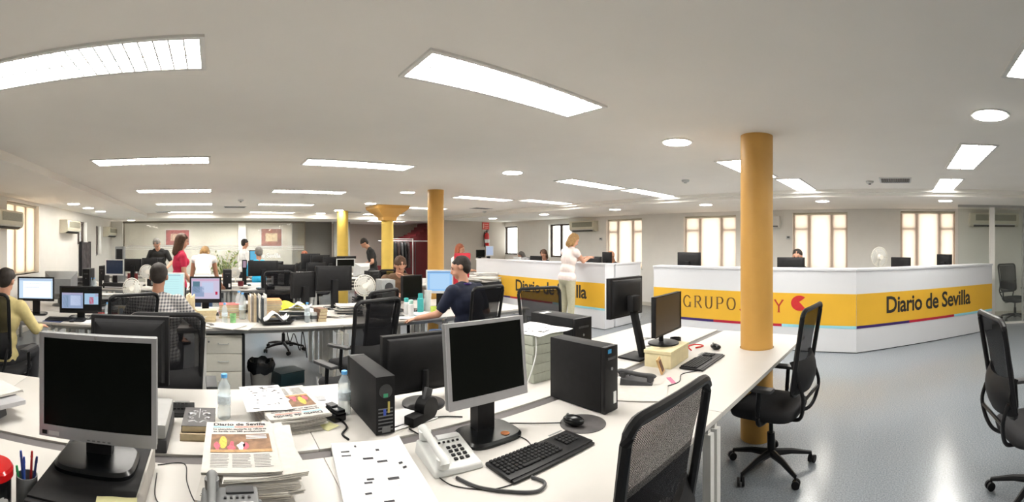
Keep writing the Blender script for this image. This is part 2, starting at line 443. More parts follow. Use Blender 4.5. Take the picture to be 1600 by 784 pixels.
# columns
def column(label, x, y, r, m, z1=H, cap=None):
    o = B().lathe([(r, 0), (r, z1)], (x, y, 0), 40).obj('column', m)
    struct(o); o['label'] = label; 
    if cap:
        k = B(); a, b_ = cap; prev = None
        for s_, z in ((a * .80, z1 - .34), (a * .86, z1 - .26), (b_ * .97, z1 - .07), (b_, z1 - .02), (b_, z1)):
            rg = k.ring([(x + s_ * cx, y + s_ * cy, z) for cx, cy in ((-1, -1), (1, -1), (1, 1), (-1, 1))])
            if prev: k.bridge(prev, rg)
            else: k.cap(rg, True)
            prev = rg
        k.cap(prev); k.obj('capital', AMBER, o)
    return o
column('amber round column rising through the end of the near white desk', 3.43, 1.16, .135, AMBER)
column('amber round column behind the man in a navy polo shirt', 3.5, 6.3, .135, AMBER)
column('yellow round column with a flared square capital', 3.95, 9.45, .14, AMBER2, H, (.20, .40))
column('yellow round column in front of the dark niche', 3.38, 11.2, .15, AMBER2)

# ceiling lamps
DIFF = emis('lamp_diffuser', (1.0, .965, .90), LAMP)
LOUV = mat('lamp_louvre', (.55, .55, .54), .4, .2, noise=.02)
def make_lamp():
    L, W_ = 1.22, .31
    t = thing('ceiling_lamp', '', 'ceiling lamp')
    b = B()
    for x0, x1, y0, y1 in ((-L / 2 - .025, L / 2 + .025, -W_ / 2 - .025, -W_ / 2), (-L / 2 - .025, L / 2 + .025, W_ / 2, W_ / 2 + .025), (-L / 2 - .025, -L / 2, -W_ / 2, W_ / 2), (L / 2, L / 2 + .025, -W_ / 2, W_ / 2)):
        b.bb(x0, x1, y0, y1, -.012, 0)
    b.obj('lamp_frame', WSTEEL, t)
    B().bb(-L / 2, L / 2, -W_ / 2, W_ / 2, -.003, -.0005).obj('diffuser', DIFF, t)
    b = B()
    for i in range(1, 18): b.bb(-L / 2 + L * i / 18 - .004, -L / 2 + L * i / 18 + .004, -W_ / 2, W_ / 2, -.011, -.0035)
    b.bb(-L / 2, L / 2, -.005, .005, -.0113, -.0036)
    b.obj('louvre', LOUV, t)
    return t
rows = [-.72, 1.93, 4.6, 7.2, 9.6, 12.0]
lampcols = {0: ('left', -.68), 1: ('middle', 1.58)}
rowname = ['nearest', 'second', 'third', 'fourth', 'fifth', 'farthest']
for i, y in enumerate(rows[1:]):
    for x, cname in ((-.68, 'left'), (1.58, 'centre-left')):
        put('lamp', make_lamp, '%s of the recessed fluorescent lamps in the %s ceiling row' % (rowname[i] if i < 4 else 'farthest', cname), (x, y if i or x > 0 else 2.04, H), 0)
OL = [(1.62, -.72, 'recessed fluorescent lamp cut by the top right corner of the photo'),
      (4.45, -.72, 'recessed fluorescent lamp on the right ceiling, beyond the big round downlight'),
      (6.5, -.72, 'small far fluorescent lamp on the right ceiling above the sevilla counter'),
      (4.9, 1.75, 'recessed fluorescent lamp crossing behind the near amber column'),
      (7.0 - .65, 1.5, 'fluorescent lamp right of the near amber column, by the soffit'),
      (4.95, 4.2, 'fluorescent lamp over the left half of the counters'),
      (6.35, 4.1, 'fluorescent lamp close to the soffit left of the near column'),
      (4.9, 6.9, 'fluorescent lamp right of the second amber column'),
      (6.3, 6.6, 'fluorescent lamp close to the soffit over the standing woman'),
      (4.9, 9.5, 'far fluorescent lamp over the fire extinguisher side'),
      (4.9, 12.0, 'farthest fluorescent lamp near the staircase')]
for x, y, l in OL: put('lamp', make_lamp, l, (x, y, H), 0)
SPOTM = emis('downlight_diffuser', (1.0, .95, .86), SPOT)
def make_spot():
    t = thing('downlight', '', 'downlight')
    B().lathe([(.125, -.0005), (.14, -.002), (.14, -.006), (.125, -.009), (.118, -.006)], n=28).obj('trim_ring', WSTEEL, t)
    B().lathe([(.117, -.012), (.117, -.0092)], n=28).obj('diffuser', SPOTM, t)
    return t
for x, y, l in [(2.95, -.63, 'round recessed downlight at the right, the largest in the photo'), (3.33, 1.86, 'round downlight just left of the near amber column'),
                (3.42, 4.2, 'round downlight left of the far end of the counters'), (3.2, 6.75, 'round downlight left of the second amber column'),
                (3.32, 8.9, 'round downlight in front of the flared capital'), (3.2, 10.95, 'round downlight in front of the column by the dark niche'),
                (3.0, 12.1, 'farthest round downlight near the far soffit')]:
    put('spot', make_spot, l, (x, y, H - (0)), 0)
for px, l in [(770, 'farthest'), (850, 'fourth from far'), (961, 'over the blind window'), (1103, 'left of the near column'), (1285, 'over the middle counter'), (1477, 'by the glass partition')]:
    p = AX(px, 7.75); put('spot', make_spot, 'soffit downlight along the window wall, ' + l, (7.75, p.y, HS - .02))
for px, l in [(115, 'nearest'), (138, 'second'), (157, 'third'), (205, 'farthest')]:
    p = AX(px, -2.75); put('spot', make_spot, 'left soffit downlight, the %s one in the left corner' % l, (-2.75, p.y, HS))
for x, y, l in [(-1.2, 14.8, 'added lamp inside the glassed room, behind the left print'), (.6, 14.8, 'added lamp inside the glassed room, behind the man in white'), (2.0, 14.8, 'added lamp inside the glassed room, above the white lettering'), (5.4, 13.0, 'lamp in the lowered ceiling over the staircase')]: put('lamp', make_lamp, l, (x, y, 2.36), 0)  # glassed-room lamps are added, mostly out of sight, to brighten the far end
# vents and detectors
def vent(label, x, y, L, W_, z=H):
    t = thing('ceiling_vent', label, 'air vent', (x, y, z))
    b = B().bb(-L / 2, L / 2, -W_ / 2, -W_ / 2 + .02, -.012, 0).bb(-L / 2, L / 2, W_ / 2 - .02, W_ / 2, -.012, 0).bb(-L / 2, -L / 2 + .02, -W_ / 2 + .02, W_ / 2 - .02, -.012, 0).bb(L / 2 - .02, L / 2, -W_ / 2 + .02, W_ / 2 - .02, -.012, 0)
    b.obj('vent_frame', LGREY, t)
    b = B(); n = int(W_ / .03)
    for i in range(1, n): b.box((0, -W_ / 2 + i * W_ / n, -.006), (L - .05, .004, .012), rot=M.Rotation(.6, 4, 'X'))
    b.obj('slats', MGREY, t); B().bb(-L / 2 + .02, L / 2 - .02, -W_ / 2 + .02, W_ / 2 - .02, -.001, -.0003).obj('backing', DGREY, t)
for px, py, L, W_, l in [(1399, 281, .18, .42, 'slatted grey air vent on the ceiling right of the near column'), (367, 323, .52, .3, 'air vent near the fluorescent lamps at the left'),
                   (552, 333, .5, .25, 'small far air vent between the yellow columns'), (752, 325, .5, .3, 'air vent beyond the second amber column'), (255, 348, .4, .2, 'farthest air vent above the glass partition')]:
    d = .9 * F / (CY - py)
    if d > 12: d = 12
    p = AD(px, d); vent(l, p.x, p.y, L if px != 1399 else .45, W_ if px != 1399 else .44)
for px, py, l in [(376, 312, 'white smoke detector in the left part of the ceiling'), (1071, 281, 'white smoke detector beside the near amber column'), (1359, 283, 'small dark-eyed ceiling detector left of the slatted vent'), (757, 330, 'small detector beyond the second amber column')]:
    d = .9 * F / (CY - py); p = AD(px, d, H)
    t = thing('smoke_detector', l, 'smoke detector', p)
    B().lathe([(.055, -.0), (.055, -.015), (.045, -.03), (.03, -.035)], n=16).obj('detector_body', LGREY, t)
    B().lathe([(.02, -.047), (.02, -.0351)], n=10).obj('sensor', DGREY if px in (376, 1359) else LGREY, t)

# ---------------------------------------------------------------- glass partition at the far left with things behind it
YG = 14.0
gp = thing('glass_partition', 'long reflective glass partition across the far end of the office', 'glass partition', (0, 0, 0))
xg0, xg1 = AY(192, YG).x, AY(477, YG).x
B().bb(xg0, xg1, YG - .006, YG + .006, .06, 2.3).obj('pane', PGLASS, gp)
B().bb(xg0, xg1, YG - .03, YG + .03, 2.3, 2.36).obj('top_rail', mat('bronze_rail', (.20, .17, .13), .5, noise=.05), gp)
B().bb(xg0, xg1, YG - .03, YG + .03, 0, .06).obj('bottom_rail', MATS['bronze_rail'], gp)
for px in (194, 476): B().bb(AY(px, YG).x - .02, AY(px, YG).x + .02, YG - .03, YG + .03, .06, 2.3).obj('post', MATS['bronze_rail'], gp)
for z in (1.44, 1.49, 1.54):
    B().bb(xg0 + .05, xg1 - .05, YG - .0085, YG - .0065, z, z + .018).obj('frosted_stripe', PAPER, gp)
text('Diario de Sevilla', 'lettering', mat('glass_lettering', (.85, .85, .85), .6, noise=.01), gp, 1.24, .15, M.Translation((AY(379, YG).x, YG - .009, 1.18)) @ M.Rotation(PI / 2, 4, 'X'), .03)
struct(B().bb(xg0 - 1.2, xg0, YG - .05, YG + .05, 0, 2.36).obj('wall_partition_return', WALL))
struct(B().bb(AY(372, YB).x, AY(383, YB).x, YB - .25, YB, 0, 2.36).obj('wall_far_pier', WALL))
def poster(label, px0, px1, py0, py1, colA, colB):
    y = YB - .02; d = y / math.cos(phi((px0 + px1) / 2)); x0, x1 = AY(px0, y).x, AY(px1, y).x
    z0, z1 = EYE - (py1 - CY) / F * d, EYE - (py0 - CY) / F * d
    t = thing('poster', label, 'poster', ((x0 + x1) / 2, y, z0))
    w2 = (x1 - x0) / 2; h = z1 - z0
    B().bb(-w2, w2, -.015, 0, 0, h).obj('backing', LGREY, t)
    B().bb(-w2 + .03, w2 - .03, -.018, -.0155, .03, h - .03).obj('print', mat('poster_' + str(px0), colA, .6, noise=.5, nscale=6), t)
    B().bb(-w2 * .55, w2 * .55, -.0205, -.0185, h * .3, h * .72).obj('picture', mat('posterb_' + str(px0), colB, .6, noise=.4, nscale=14), t)
poster('red and pink framed print behind the glass, left of the woman in red', 258, 297, 358, 384, (.25, .02, .03), (.42, .27, .2))
poster('reddish brown print behind the glass above the white lettering', 407, 441, 356, 386, (.22, .06, .05), (.45, .34, .22))
poster('tall narrow yellowish print behind the glass near its right end', 461, 471, 354, 386, (.55, .38, .16), (.7, .6, .4))
# wall items at the extinguisher
p = AY(758, YN)
t = thing('fire_extinguisher', 'red fire extinguisher hanging on the grey wall by the windows', 'fire extinguisher', (p.x, YN - .1, 1.52))
B().lathe([(.01, 0), (.08, .01), (.085, .05), (.085, .38), (.06, .46), (.025, .49)], n=18).obj('cylinder', RED, t)
B().lathe([(.087, .14), (.087, .26)], n=18).obj('label_band', PAPER, t)
B().lathe([(.025, .49), (.03, .55)], n=10).box((0, -.04, .555), (.03, .13, .015)).box((0, -.04, .585), (.03, .12, .012), rot=M.Rotation(-.2, 4, 'X')).obj('valve_handle', BLACK, t)
B().tube(spline([(-.02, 0, .53), (-.10, -.01, .50), (-.12, 0, .3), (-.1, -.02, .1)]), .012).cyl((-.1, -.02, .12), (-.1, -.02, 0), .015, .03).obj('hose', BLACK, t)
B().bb(-.03, .03, .085, .1, .3, .5).obj('wall_bracket', BLACK, t)
t = thing('wall_sign', 'red fire safety sign fixed above the fire extinguisher', 'sign', (p.x + .02, YN - .012, 2.12))
B().bb(-.14, .14, -.008, .012, 0, .24).obj('sign_plate', mat('sign_red', (.62, .06, .05), .5, noise=.04), t)
B().bb(-.12, -.08, -.0105, -.0085, .04, .2).bb(-.05, .10, -.0105, -.0085, .17, .185).bb(-.05, .10, -.0105, -.0085, .10, .115).bb(-.03, .07, -.0105, -.0085, .04, .06).obj('sign_mark', mat('sign_pale', (.8, .5, .42), .6, noise=.04), t)

# staircase and its maroon wall
st = thing('staircase', 'maroon staircase rising behind the coat rack between the columns', 'staircase', (0, 0, 0))
Ys = 13.2
sx0, sx1 = AY(608, Ys).x, AY(690, Ys).x
b = B(); ns = 8
for i in range(ns):
    xa = sx1 - (sx1 - sx0) * i / ns; xb = sx1 - (sx1 - sx0) * (i + 1) / ns
for i in range(ns):
    pa, pb, zt_ = ((616, 640, 1.80), (640, 650, 1.88), (650, 656, 1.95), (656, 662, 2.03), (662, 667, 2.12), (667, 672, 2.22), (672, 680, 2.34), (680, 690, 2.34))[i]; b.bb(AY(pa, Ys).x, AY(pb, Ys).x - .0005, Ys, Ys + 1.0, 0, zt_)
b.obj('stair_flank', MAROON, st)
B().tube([(sx0 - .4, Ys - .05, 1.72), (sx1 - .35, Ys - .05, 1.72)], .02).obj('handrail', LGREY, st)
for i in range(4):
    x_ = sx0 - .3 + i * .62; B().cyl((x_, Ys - .05, 0), (x_, Ys - .05, 1.7), .012).obj('rail_post', DGREY, st)
B().bb(AY(560, Ys).x, sx0, Ys + .3, Ys + .4, 0, .9).obj('low_wall', MAROON, st)
# coat rack
cr = thing('coat_rack', 'wall coat rail with dark coats beside the flared yellow column', 'coat rack', (0, 0, 0))
cx0, cx1 = AY(612, 12.8).x, AY(645, 12.8).x
B().tube([(cx0, 12.8, 1.78), (cx1, 12.8, 1.78)], .018).cyl((cx0, 12.8, 0), (cx0, 12.8, 1.8), .018).cyl((cx1, 12.8, 0), (cx1, 12.8, 1.8), .018).obj('rail', LGREY, cr)
for i in range(5):
    x_ = cx0 + .1 + i * .115
    c = B().lathe([(.02, 1.70), (.10, 1.64), (.12, 1.3), (.13, .95), (.125, .85)], (x_, 12.8, 0), 12, sx=.42, sy=1.5).obj('coat', [BLACK2, mat('coat_brown', (.035, .02, .02), .9, noise=.2), DGREY][i % 3])
    tag(c, 'dark coat hanging in the row on the coat rail', 'coat', 'coats on the rail')
# fixtures on the window wall
def aircon(label, x, y, z, W_, rz, grille=MGREY):
    t = thing('air_conditioner', label, 'air conditioner', (x, y, z), rz)     # local: back at y=0, front towards -y
    b = B(); prof = [(0, .30), (-.17, .30), (-.195, .275), (-.2, .10), (-.17, .03), (-.10, 0), (0, 0)]
    a = b.ring([(-W_ / 2, q[0], q[1]) for q in prof]); c = b.ring([(W_ / 2, q[0], q[1]) for q in prof]); b.bridge(a, c); b.cap(a); b.cap(c, True)
    b.obj('casing', CREAM, t, sharp=50)
    B().bb(-W_ / 2 + .12, W_ / 2 - .06, -.2035, -.199, .13, .265).obj('intake_grille', grille, t)
    B().box((0, -.158, .036), (W_ - .12, .075, .008), rot=M.Rotation(-.55, 4, 'X')).obj('outlet_flap', WSTEEL, t)
    B().box((0, -.15, .018), (W_ - .16, .06, .01), rot=M.Rotation(-.5, 4, 'X')).obj('outlet_slot', BLACK2, t)
    return t
KH = mat('olive_grille', (.30, .29, .22), .6, noise=.15, nscale=60)
aircon('cream air conditioner high on the wall behind the standing woman', XR, AX(915, XR).y, 1.98, .95, -PI / 2, KH)
aircon('cream air conditioner behind the glass at the far right', XR, (AX(1510, XR).y + AX(1592, XR).y) / 2, 2.0, 1.1, -PI / 2, KH)
aircon('cream air conditioner cut by the left edge of the photo', XL, yl(2), 1.86, .9, PI / 2, KH)
aircon('cream air conditioner in the middle of the left wall', XL, yl(104), 1.86, .95, PI / 2, KH)
aircon('farther cream air conditioner on the left wall past the dark window', XL, yl(168), 1.84, 1.1, PI / 2, KH)
t = thing('heater', 'small white wall unit right of the near amber column', 'wall unit', (XR, AX(1211, XR).y, 1.97), -PI / 2)
B().bb(-.13, .13, -.12, 0, 0, .28, .01).obj('casing', WSTEEL, t); B().bb(-.1, .1, -.123, -.1205, .03, .06).obj('vent_slot', MGREY, t)
for px, z, l in [(939, 1.72, 'small thermostat with dark display left of the blind window'), (1232, 1.72, 'small white switch plate beside the window right of the column')]:
    t = thing('thermostat', l, 'thermostat', (XR, AX(px, XR).y, z), -PI / 2)
    B().bb(-.05, .05, -.02, 0, 0, .08, .004).obj('casing', LGREY, t); B().bb(-.03, .03, -.0225, -.0205, .03, .065).obj('display', DGREY, t)
t = thing('wall_socket', 'white socket with trailing lead on the left wall past the second air conditioner', 'socket', (XL, yl(175), 1.6), PI / 2)
B().bb(-.04, .04, -.02, 0, 0, .08, .003).obj('plate', WSTEEL, t); B().bb(-.015, .015, -.03, -.0205, .02, .05).obj('plug', BLACK, t)
# right-hand glass partition
gp = thing('glass_screen', 'floor to ceiling glass screen with white posts at the far right', 'glass partition', (0, 0, 0))
GX = 8.55; gy0, gy1 = AX(1497, GX).y, AX(1655, GX).y
b = B().bb(GX - .005, GX + .005, gy1, gy0, .04, 2.36).obj('pane', clear_mat('clear_screen_glass', (.75, .78, .76), .03), gp)
B().bb(GX - .03, GX + .03, gy1, gy0, 2.345, 2.39).obj('top_rail', GSTEEL, gp); B().bb(GX - .02, GX + .02, gy1, gy0, 0, .04).obj('bottom_rail', WSTEEL, gp)
for px in (1550, 1640): yy = AX(px, GX).y; B().bb(GX - .04, GX + .04, yy - .05, yy + .05, .04, 2.345).obj('post', WSTEEL, gp)
yy = AX(1598, GX).y; B().bb(GX - .03, GX + .03, yy - .015, yy + .015, .04, 2.345).obj('post', GSTEEL, gp)
# dark panel and speaker by the left wall
t = thing('notice_panel', 'tall dark mottled panel standing beside the left wall window', 'panel', (XL + .06, yl(130), 0), 0)
B().bb(-.03, .03, -.38, .38, .35, 1.66).obj('board', mat('mottled_panel', (.07, .06, .065), .7, noise=.7, nscale=5), t)
B().bb(-.035, .035, -.4, -.38, 0, 1.68).obj('side_post', BLACK2, t); B().bb(-.035, .035, .38, .4, 0, 1.68).obj('side_post', BLACK2, t)
# ================================================================== MAKERS
def desk(label, x0, x1, y0, y1, tray=None, hole=None, group=None, under=True, leg_m=WSTEEL, legs=True):
    """rectangular worktop on a steel frame; tray: 'far' / 'near' adds the cable channel on that long edge"""
    cx, cy = (x0 + x1) / 2, (y0 + y1) / 2
    t = thing('desk', label, 'desk', (cx, cy, 0), 0, group)
    hx, hy = (x1 - x0) / 2, (y1 - y0) / 2; g = .0015
    if hole:
        hx0, hy0, hr = hole[0] - cx, hole[1] - cy, hole[2]
        poly = [(-hx + g, -hy + g), (hx - g, -hy + g), (hx - g, hy - g), (-hx + g, hy - g)]
        ho = [(hx0 + hr * math.cos(a), hy0 + hr * math.sin(a)) for a in [-2 * PI * k / 32 for k in range(32)]]
        B().prism(poly, .724, .75, holes=[ho]).obj('tabletop', WHITE, t)
    else:
        B().bb(-hx + g, hx - g, -hy + g, hy - g, .724, .75, .002).obj('tabletop', WHITE, t)
    for s in (-1, 1):
        B().bb(-hx + .03, hx - .03, s * (hy - .07) - .015, s * (hy - .07) + .015, .685, .7235).obj('frame_rail', GSTEEL if under else leg_m, t)
    if legs:
        for sx in (-1, 1):
            if hole and sx > 0: continue
            B().bb(sx * (hx - .04) - .015, sx * (hx - .04) + .015, -hy + .055, hy - .055, .648, .6845).obj('cross_rail', leg_m, t)
            for sy in (-1, 1):
                B().bb(sx * (hx - .04) - .022, sx * (hx - .04) + .022, sy * (hy - .06) - .022, sy * (hy - .06) + .022, 0, .6475).obj('leg', leg_m, t)
    if tray == 'far':
        B().bb(-hx, hx, hy, hy + .07, .70, .741).obj('cable_tray', TRAY, t)
    return t

def make_chair(MF=None):
    MF = MF or MESHV
    t = thing('office_chair', '', 'chair')
    # back frame: rounded rectangle leaning back, in the local frame; forward is +y
    def bp(x, z): return V((x, -.20 - .16 * max(0, (z - .62)) - .03 * math.cos(x * 3), z))
    pts = []
    x0, z0, z1, r = .225, .60, 1.17, .05
    for cx, cz, a0 in ((x0 - r, z1 - r, 0), (-x0 + r, z1 - r, PI / 2), (-x0 + .02 + r, z0 + r, PI), (x0 - .02 - r, z0 + r, 1.5 * PI)):
        for k in range(5):
            a = a0 + k / 4 * PI / 2; pts.append((cx + r * math.cos(a), cz + r * math.sin(a)))
    full = []
    for i in range(len(pts)):
        a, b = pts[i], pts[(i + 1) % len(pts)]; n = 5 if math.dist(a, b) > .15 else 1
        for k in range(n): full.append(bp(a[0] + (b[0] - a[0]) * k / n, a[1] + (b[1] - a[1]) * k / n))
    B().tube(full, .0165, 8, True).obj('back_frame', BLACK, t)
    B().sheet(lambda u, v: bp(-.205 + .41 * u, .62 + .53 * v) + V((0, .022 * math.sin(PI * v) , 0)), 8, 10, .002).obj('mesh_back', MF, t, fix=False)
    B().sheet(lambda u, v: V((-.215 + .43 * u, -.235 - .05 * (1 - (2 * u - 1) ** 2) - .035 * math.sin(PI * v), .60 + .22 * v + .02 * (2 * u - 1) ** 2)), 10, 6, .028).obj('lumbar_pad', BLACK2, t, fix=False)
    b = B()
    for s in (-1, 1): b.tube(spline([(s * .20, -.27, .70), (s * .19, -.30, .58), (s * .12, -.25, .43), (s * .05, -.10, .395)]), .013, 8)
    b.tube([(-.19, -.297, .57), (.19, -.297, .57)], .012); b.obj('back_strut', BLACK, t)
    # seat
    b = B(); prev = None
    for s_, z in ((.80, .415), (.97, .425), (1.0, .45), (.98, .475), (.90, .49), (.6, .496)):
        rg = b.ring([V((s_ * .245 * (abs(math.cos(a)) ** .45) * (1 if math.cos(a) > 0 else -1), .01 + s_ * .24 * (abs(math.sin(a)) ** .45) * (1 if math.sin(a) > 0 else -1), z - (.03 if math.sin(a) > .8 else 0) * (z > .45))) for a in [2 * PI * k / 28 for k in range(28)]])
        if prev: b.bridge(prev, rg)
        else: b.cap(rg, True)
        prev = rg
    b.cap(prev); b.obj('seat', FABRIC, t, sharp=60)
    B().bb(-.09, .09, -.14, .12, .37, .4145, .01).cyl((.08, .02, .39), (.23, .02, .385), .007).box((.25, .02, .385), (.05, .02, .012)).obj('tilt_mechanism', BLACK, t)
    for s in (-1, 1):
        a = B().tube(spline([(s * .16, -.02, .40), (s * .27, -.02, .42), (s * .29, -.02, .50), (s * .29, -.03, .64)]), .016, 8).obj('armrest', BLACK, t)
        B().box((s * .285, .0, .655), (.075, .25, .026), bev=.01).obj('arm_pad', DGREY, a)
    B().cyl((0, 0, .10), (0, 0, .26), .028, n=14).cyl((0, 0, .26), (0, 0, .37), .016, n=14).obj('gas_lift', BLACK, t)
    for k in range(5):
        a = 2 * PI * k / 5 + .3; c, s = math.cos(a), math.sin(a)
        lg = B().tube([V((c * .02, s * .02, .115)), V((c * .15, s * .15, .108)), V((c * .30, s * .30, .075))], [.028, .021, .014], 8).obj('leg', BLACK, t)
        q = M.Rotation(a + .8, 4, 'Z'); b = B()
        for o in (-.016, .016):
            p = V((c * .31, s * .31, .03)) + q @ V((0, o, 0)); d = q @ V((0, .008, 0)); b.cyl(p - d, p + d, .028, n=14)
        b.cyl((c * .305, s * .305, .03), (c * .30, s * .30, .082), .008).obj('caster', BLACK2, lg)
    return t
chair_n = 0
def chair(label, x, y, rz, group=None): return put('chair', make_chair, label, (x, y, 0), rz, group)

def monitor(label, x, y, rz=0, w=.41, h=.33, z=.90, frame=BLACK, back=BLACK2, screen=SCREEN, content=None, base='rect', base_z=.75, bez=.018, chin=.03, tilt=0.0, depth=.05, name='monitor', box=False, yaw=0.0, badge=False):
    """z: height of the panel's lower edge; the screen faces local -y; base_z: what it stands on"""
    t = thing(name, label, 'monitor', (x, y, base_z), rz)
    m = M.Translation((0, 0, z - base_z)) @ M.Rotation(yaw, 4, 'Z') @ M.Rotation(-tilt, 4, 'X')
    def done(b, nm, mt, par=t, sharp=35):
        for v in b.bm.verts: v.co = m @ v.co
        return b.obj(nm, mt, par, sharp=sharp)
    b = B(); hw = w / 2
    # casing: front slab with a shallower bulge behind
    b.box((0, .015, h / 2), (w, .03, h), bev=.006)
    prev = None
    for s_, yy in ((.90, .0301), (.84, depth * .75), (.62, depth)):
        rg = b.ring([V((sx * hw * s_, yy, h / 2 + sz * h / 2 * s_)) for sx, sz in ((-1, -1), (1, -1), (1, 1), (-1, 1))])
        if prev: b.bridge(prev, rg)
        else: b.cap(rg, True)
        prev = rg
    b.cap(prev); done(b, 'casing', back)
    b = B()
    b.bb(-hw, hw, -.008, -.0002, h - bez, h).bb(-hw, hw, -.008, -.0002, 0, chin).bb(-hw, -hw + bez, -.008, -.0002, chin, h - bez).bb(hw - bez, hw, -.008, -.0002, chin, h - bez)
    fr = done(b, 'bezel', frame)
    s = done(B().bb(-hw + bez, hw - bez, -.004, -.0003, chin, h - bez), 'screen', screen)
    if content:
        bw, bh = w - 2 * bez, h - bez - chin
        for nm, mt, u0, u1, v0, v1 in content:
            done(B().bb(-bw / 2 + u0 * bw, -bw / 2 + u1 * bw, -.0050, -.0042, chin + v0 * bh, chin + v1 * bh), nm, mt, s)
    if badge:
        done(B().bb(-hw + .012, -hw + .030, -.0095, -.0082, .008, .022), 'badge', BLACK2, fr)
        done(B().bb(-hw + .036, -hw + .075, -.0095, -.0082, .008, .022), 'sticker', PAPER, fr)
        done(B().cyl((0, -.0095, h - bez / 2), (0, -.0082, h - bez / 2), .005, n=14), 'logo_badge', CHROME, fr)
        for k in range(5): done(B().bb(-.03 + k * .018, -.02 + k * .018, -.010, -.0082, .006, .010), 'button', MGREY, fr)
    zz = z - base_z; by = .07
    if base == 'rect':
        B().prism([(-.045, .03), (.045, .03), (.04, .10), (-.04, .10)], .015, zz + h * .45).obj('neck', BLACK, t)
        b = B(); prev = None
        for s_, z_ in ((1, 0), (1, .012), (.93, .022), (.6, .024)):
            rg = b.ring([V((s_ * .14 * (abs(math.cos(a)) ** .5) * (1 if math.cos(a) > 0 else -1), .02 + s_ * .11 * (abs(math.sin(a)) ** .5) * (1 if math.sin(a) > 0 else -1), z_)) for a in [2 * PI * k / 32 for k in range(32)]])
            if prev: b.bridge(prev, rg)
            else: b.cap(rg, True)
            prev = rg
        b.cap(prev); b.obj('base', BGLOSS, t)
    elif base == 'disc':
        B().cyl((0, .06, .01), (0, .06, zz + h * .4), .018).obj('neck', frame, t)
        B().lathe([(.115, 0), (.115, .01), (.09, .018)], (0, .04, 0), 28).obj('base', BLACK, t)
    elif base == 'arm':
        b = B(); b.box((0, .09, zz + h * .35), (.10, .06, .12), bev=.01); b.box((0, .13, (zz + h * .3) / 2), (.06, .04, zz + h * .35), rot=M.Rotation(.25, 4, 'X'), bev=.008)
        b.obj('neck', BLACK2, t)
        B().box((0, .12, .008), (.22, .2, .016), bev=.005).obj('base', BLACK2, t)
    return t
def crt(label, x, y, rz, w, h, z, dep=.42, m=MGREY, front=LGREY, base_z=.75):
    t = thing('crt_monitor', label, 'monitor', (x, y, base_z), rz); zz = z - base_z
    b = B(); prev = None
    for s_, yy in ((1, 0), (1, .06), (.97, .12), (.62, dep * .8), (.55, dep)):
        rg = b.ring([V((sx * w / 2 * s_, yy, zz + h / 2 + sz * h / 2 * s_)) for sx, sz in ((-1, -1), (1, -1), (1, 1), (-1, 1))])
        if prev: b.bridge(prev, rg)
        else: b.cap(rg, True)
        prev = rg
    b.cap(prev); b.obj('casing', m, t)
    B().bb(-w / 2 + .03, w / 2 - .03, -.004, -.0003, zz + .05, zz + h - .03).obj('screen', mat('crt_glass', (.03, .045, .06), .1, noise=.1, nscale=2), t)
    b = B(); b.bb(-w / 2, w / 2, -.012, -.0003, zz, zz + .05).bb(-w / 2, w / 2, -.012, -.0003, zz + h - .03, zz + h).bb(-w / 2, -w / 2 + .03, -.012, -.0003, zz + .05, zz + h - .03).bb(w / 2 - .03, w / 2, -.012, -.0003, zz + .05, zz + h - .03)
    b.obj('bezel', front, t)
    B().lathe([(.13, 0), (.12, .02), (.05, .03), (.05, zz)], (0, .15, 0), 20).obj('base', m, t)
    return t
def tower(label, x, y, rz=0, w=.10, d=.38, h=.33, m=BLACK2, z=.75, front=BLACK, badge=False, name='computer_tower'):
    """front faces local -y"""
    t = thing(name, label, 'computer', (x, y, z), rz)
    B().bb(-w / 2, w / 2, -d / 2 + .015, d / 2, .004, h, .004).obj('case', m, t)
    B().bb(-w / 2, w / 2, -d / 2 - .012, -d / 2 + .0145, .002, h, .004).obj('front_panel', front, t)
    B().bb(-w * .3, w * .3, -d / 2 - .0145, -d / 2 - .0125, h * .80, h * .84).obj('disc_slot', DGREY, t)
    B().cyl((0, -d / 2 - .016, h * .66), (0, -d / 2 - .0125, h * .66), .008).obj('power_button', MGREY, t)
    B().bb(w * .12, w * .34, -d / 2 - .0150, -d / 2 - .0125, h * .12, h * .3).obj('sticker', PAPER, t)
    if badge: B().bb(-w * .3, -w * .05, -d / 2 - .0150, -d / 2 - .0125, h * .9, h * .96).obj('badge', mat('badge_blue', (.02, .22, .45), .4, noise=.05), t)
    b = B()
    for k in range(7): b.bb(-w * .38, w * .38, d / 2 + .0005, d / 2 + .002, h * (.08 + .06 * k), h * (.1 + .06 * k))
    b.obj('vent_slots', MGREY, t)
    B().cyl((0, d / 2 + .0005, h * .75), (0, d / 2 + .004, h * .75), w * .34, n=20).obj('fan_grille', DGREY, t)
    return t
def key_layout(): 
    ks = []
    for r in range(6):
        n = 15 if r else 13
        for c in range(n):
            if r == 5 and 3 < c < 9: continue
            ks.append((-.205 + c * .0192, .058 - r * .0205, .0155))
    ks.append((-.205 + 6 * .0192, .058 - 5 * .0205, .09))
    for r in range(1, 6):
        for c in range(4): ks.append((.105 + .0 + c * .0192 + .02, .058 - r * .0205, .0155))
    return ks[:100]
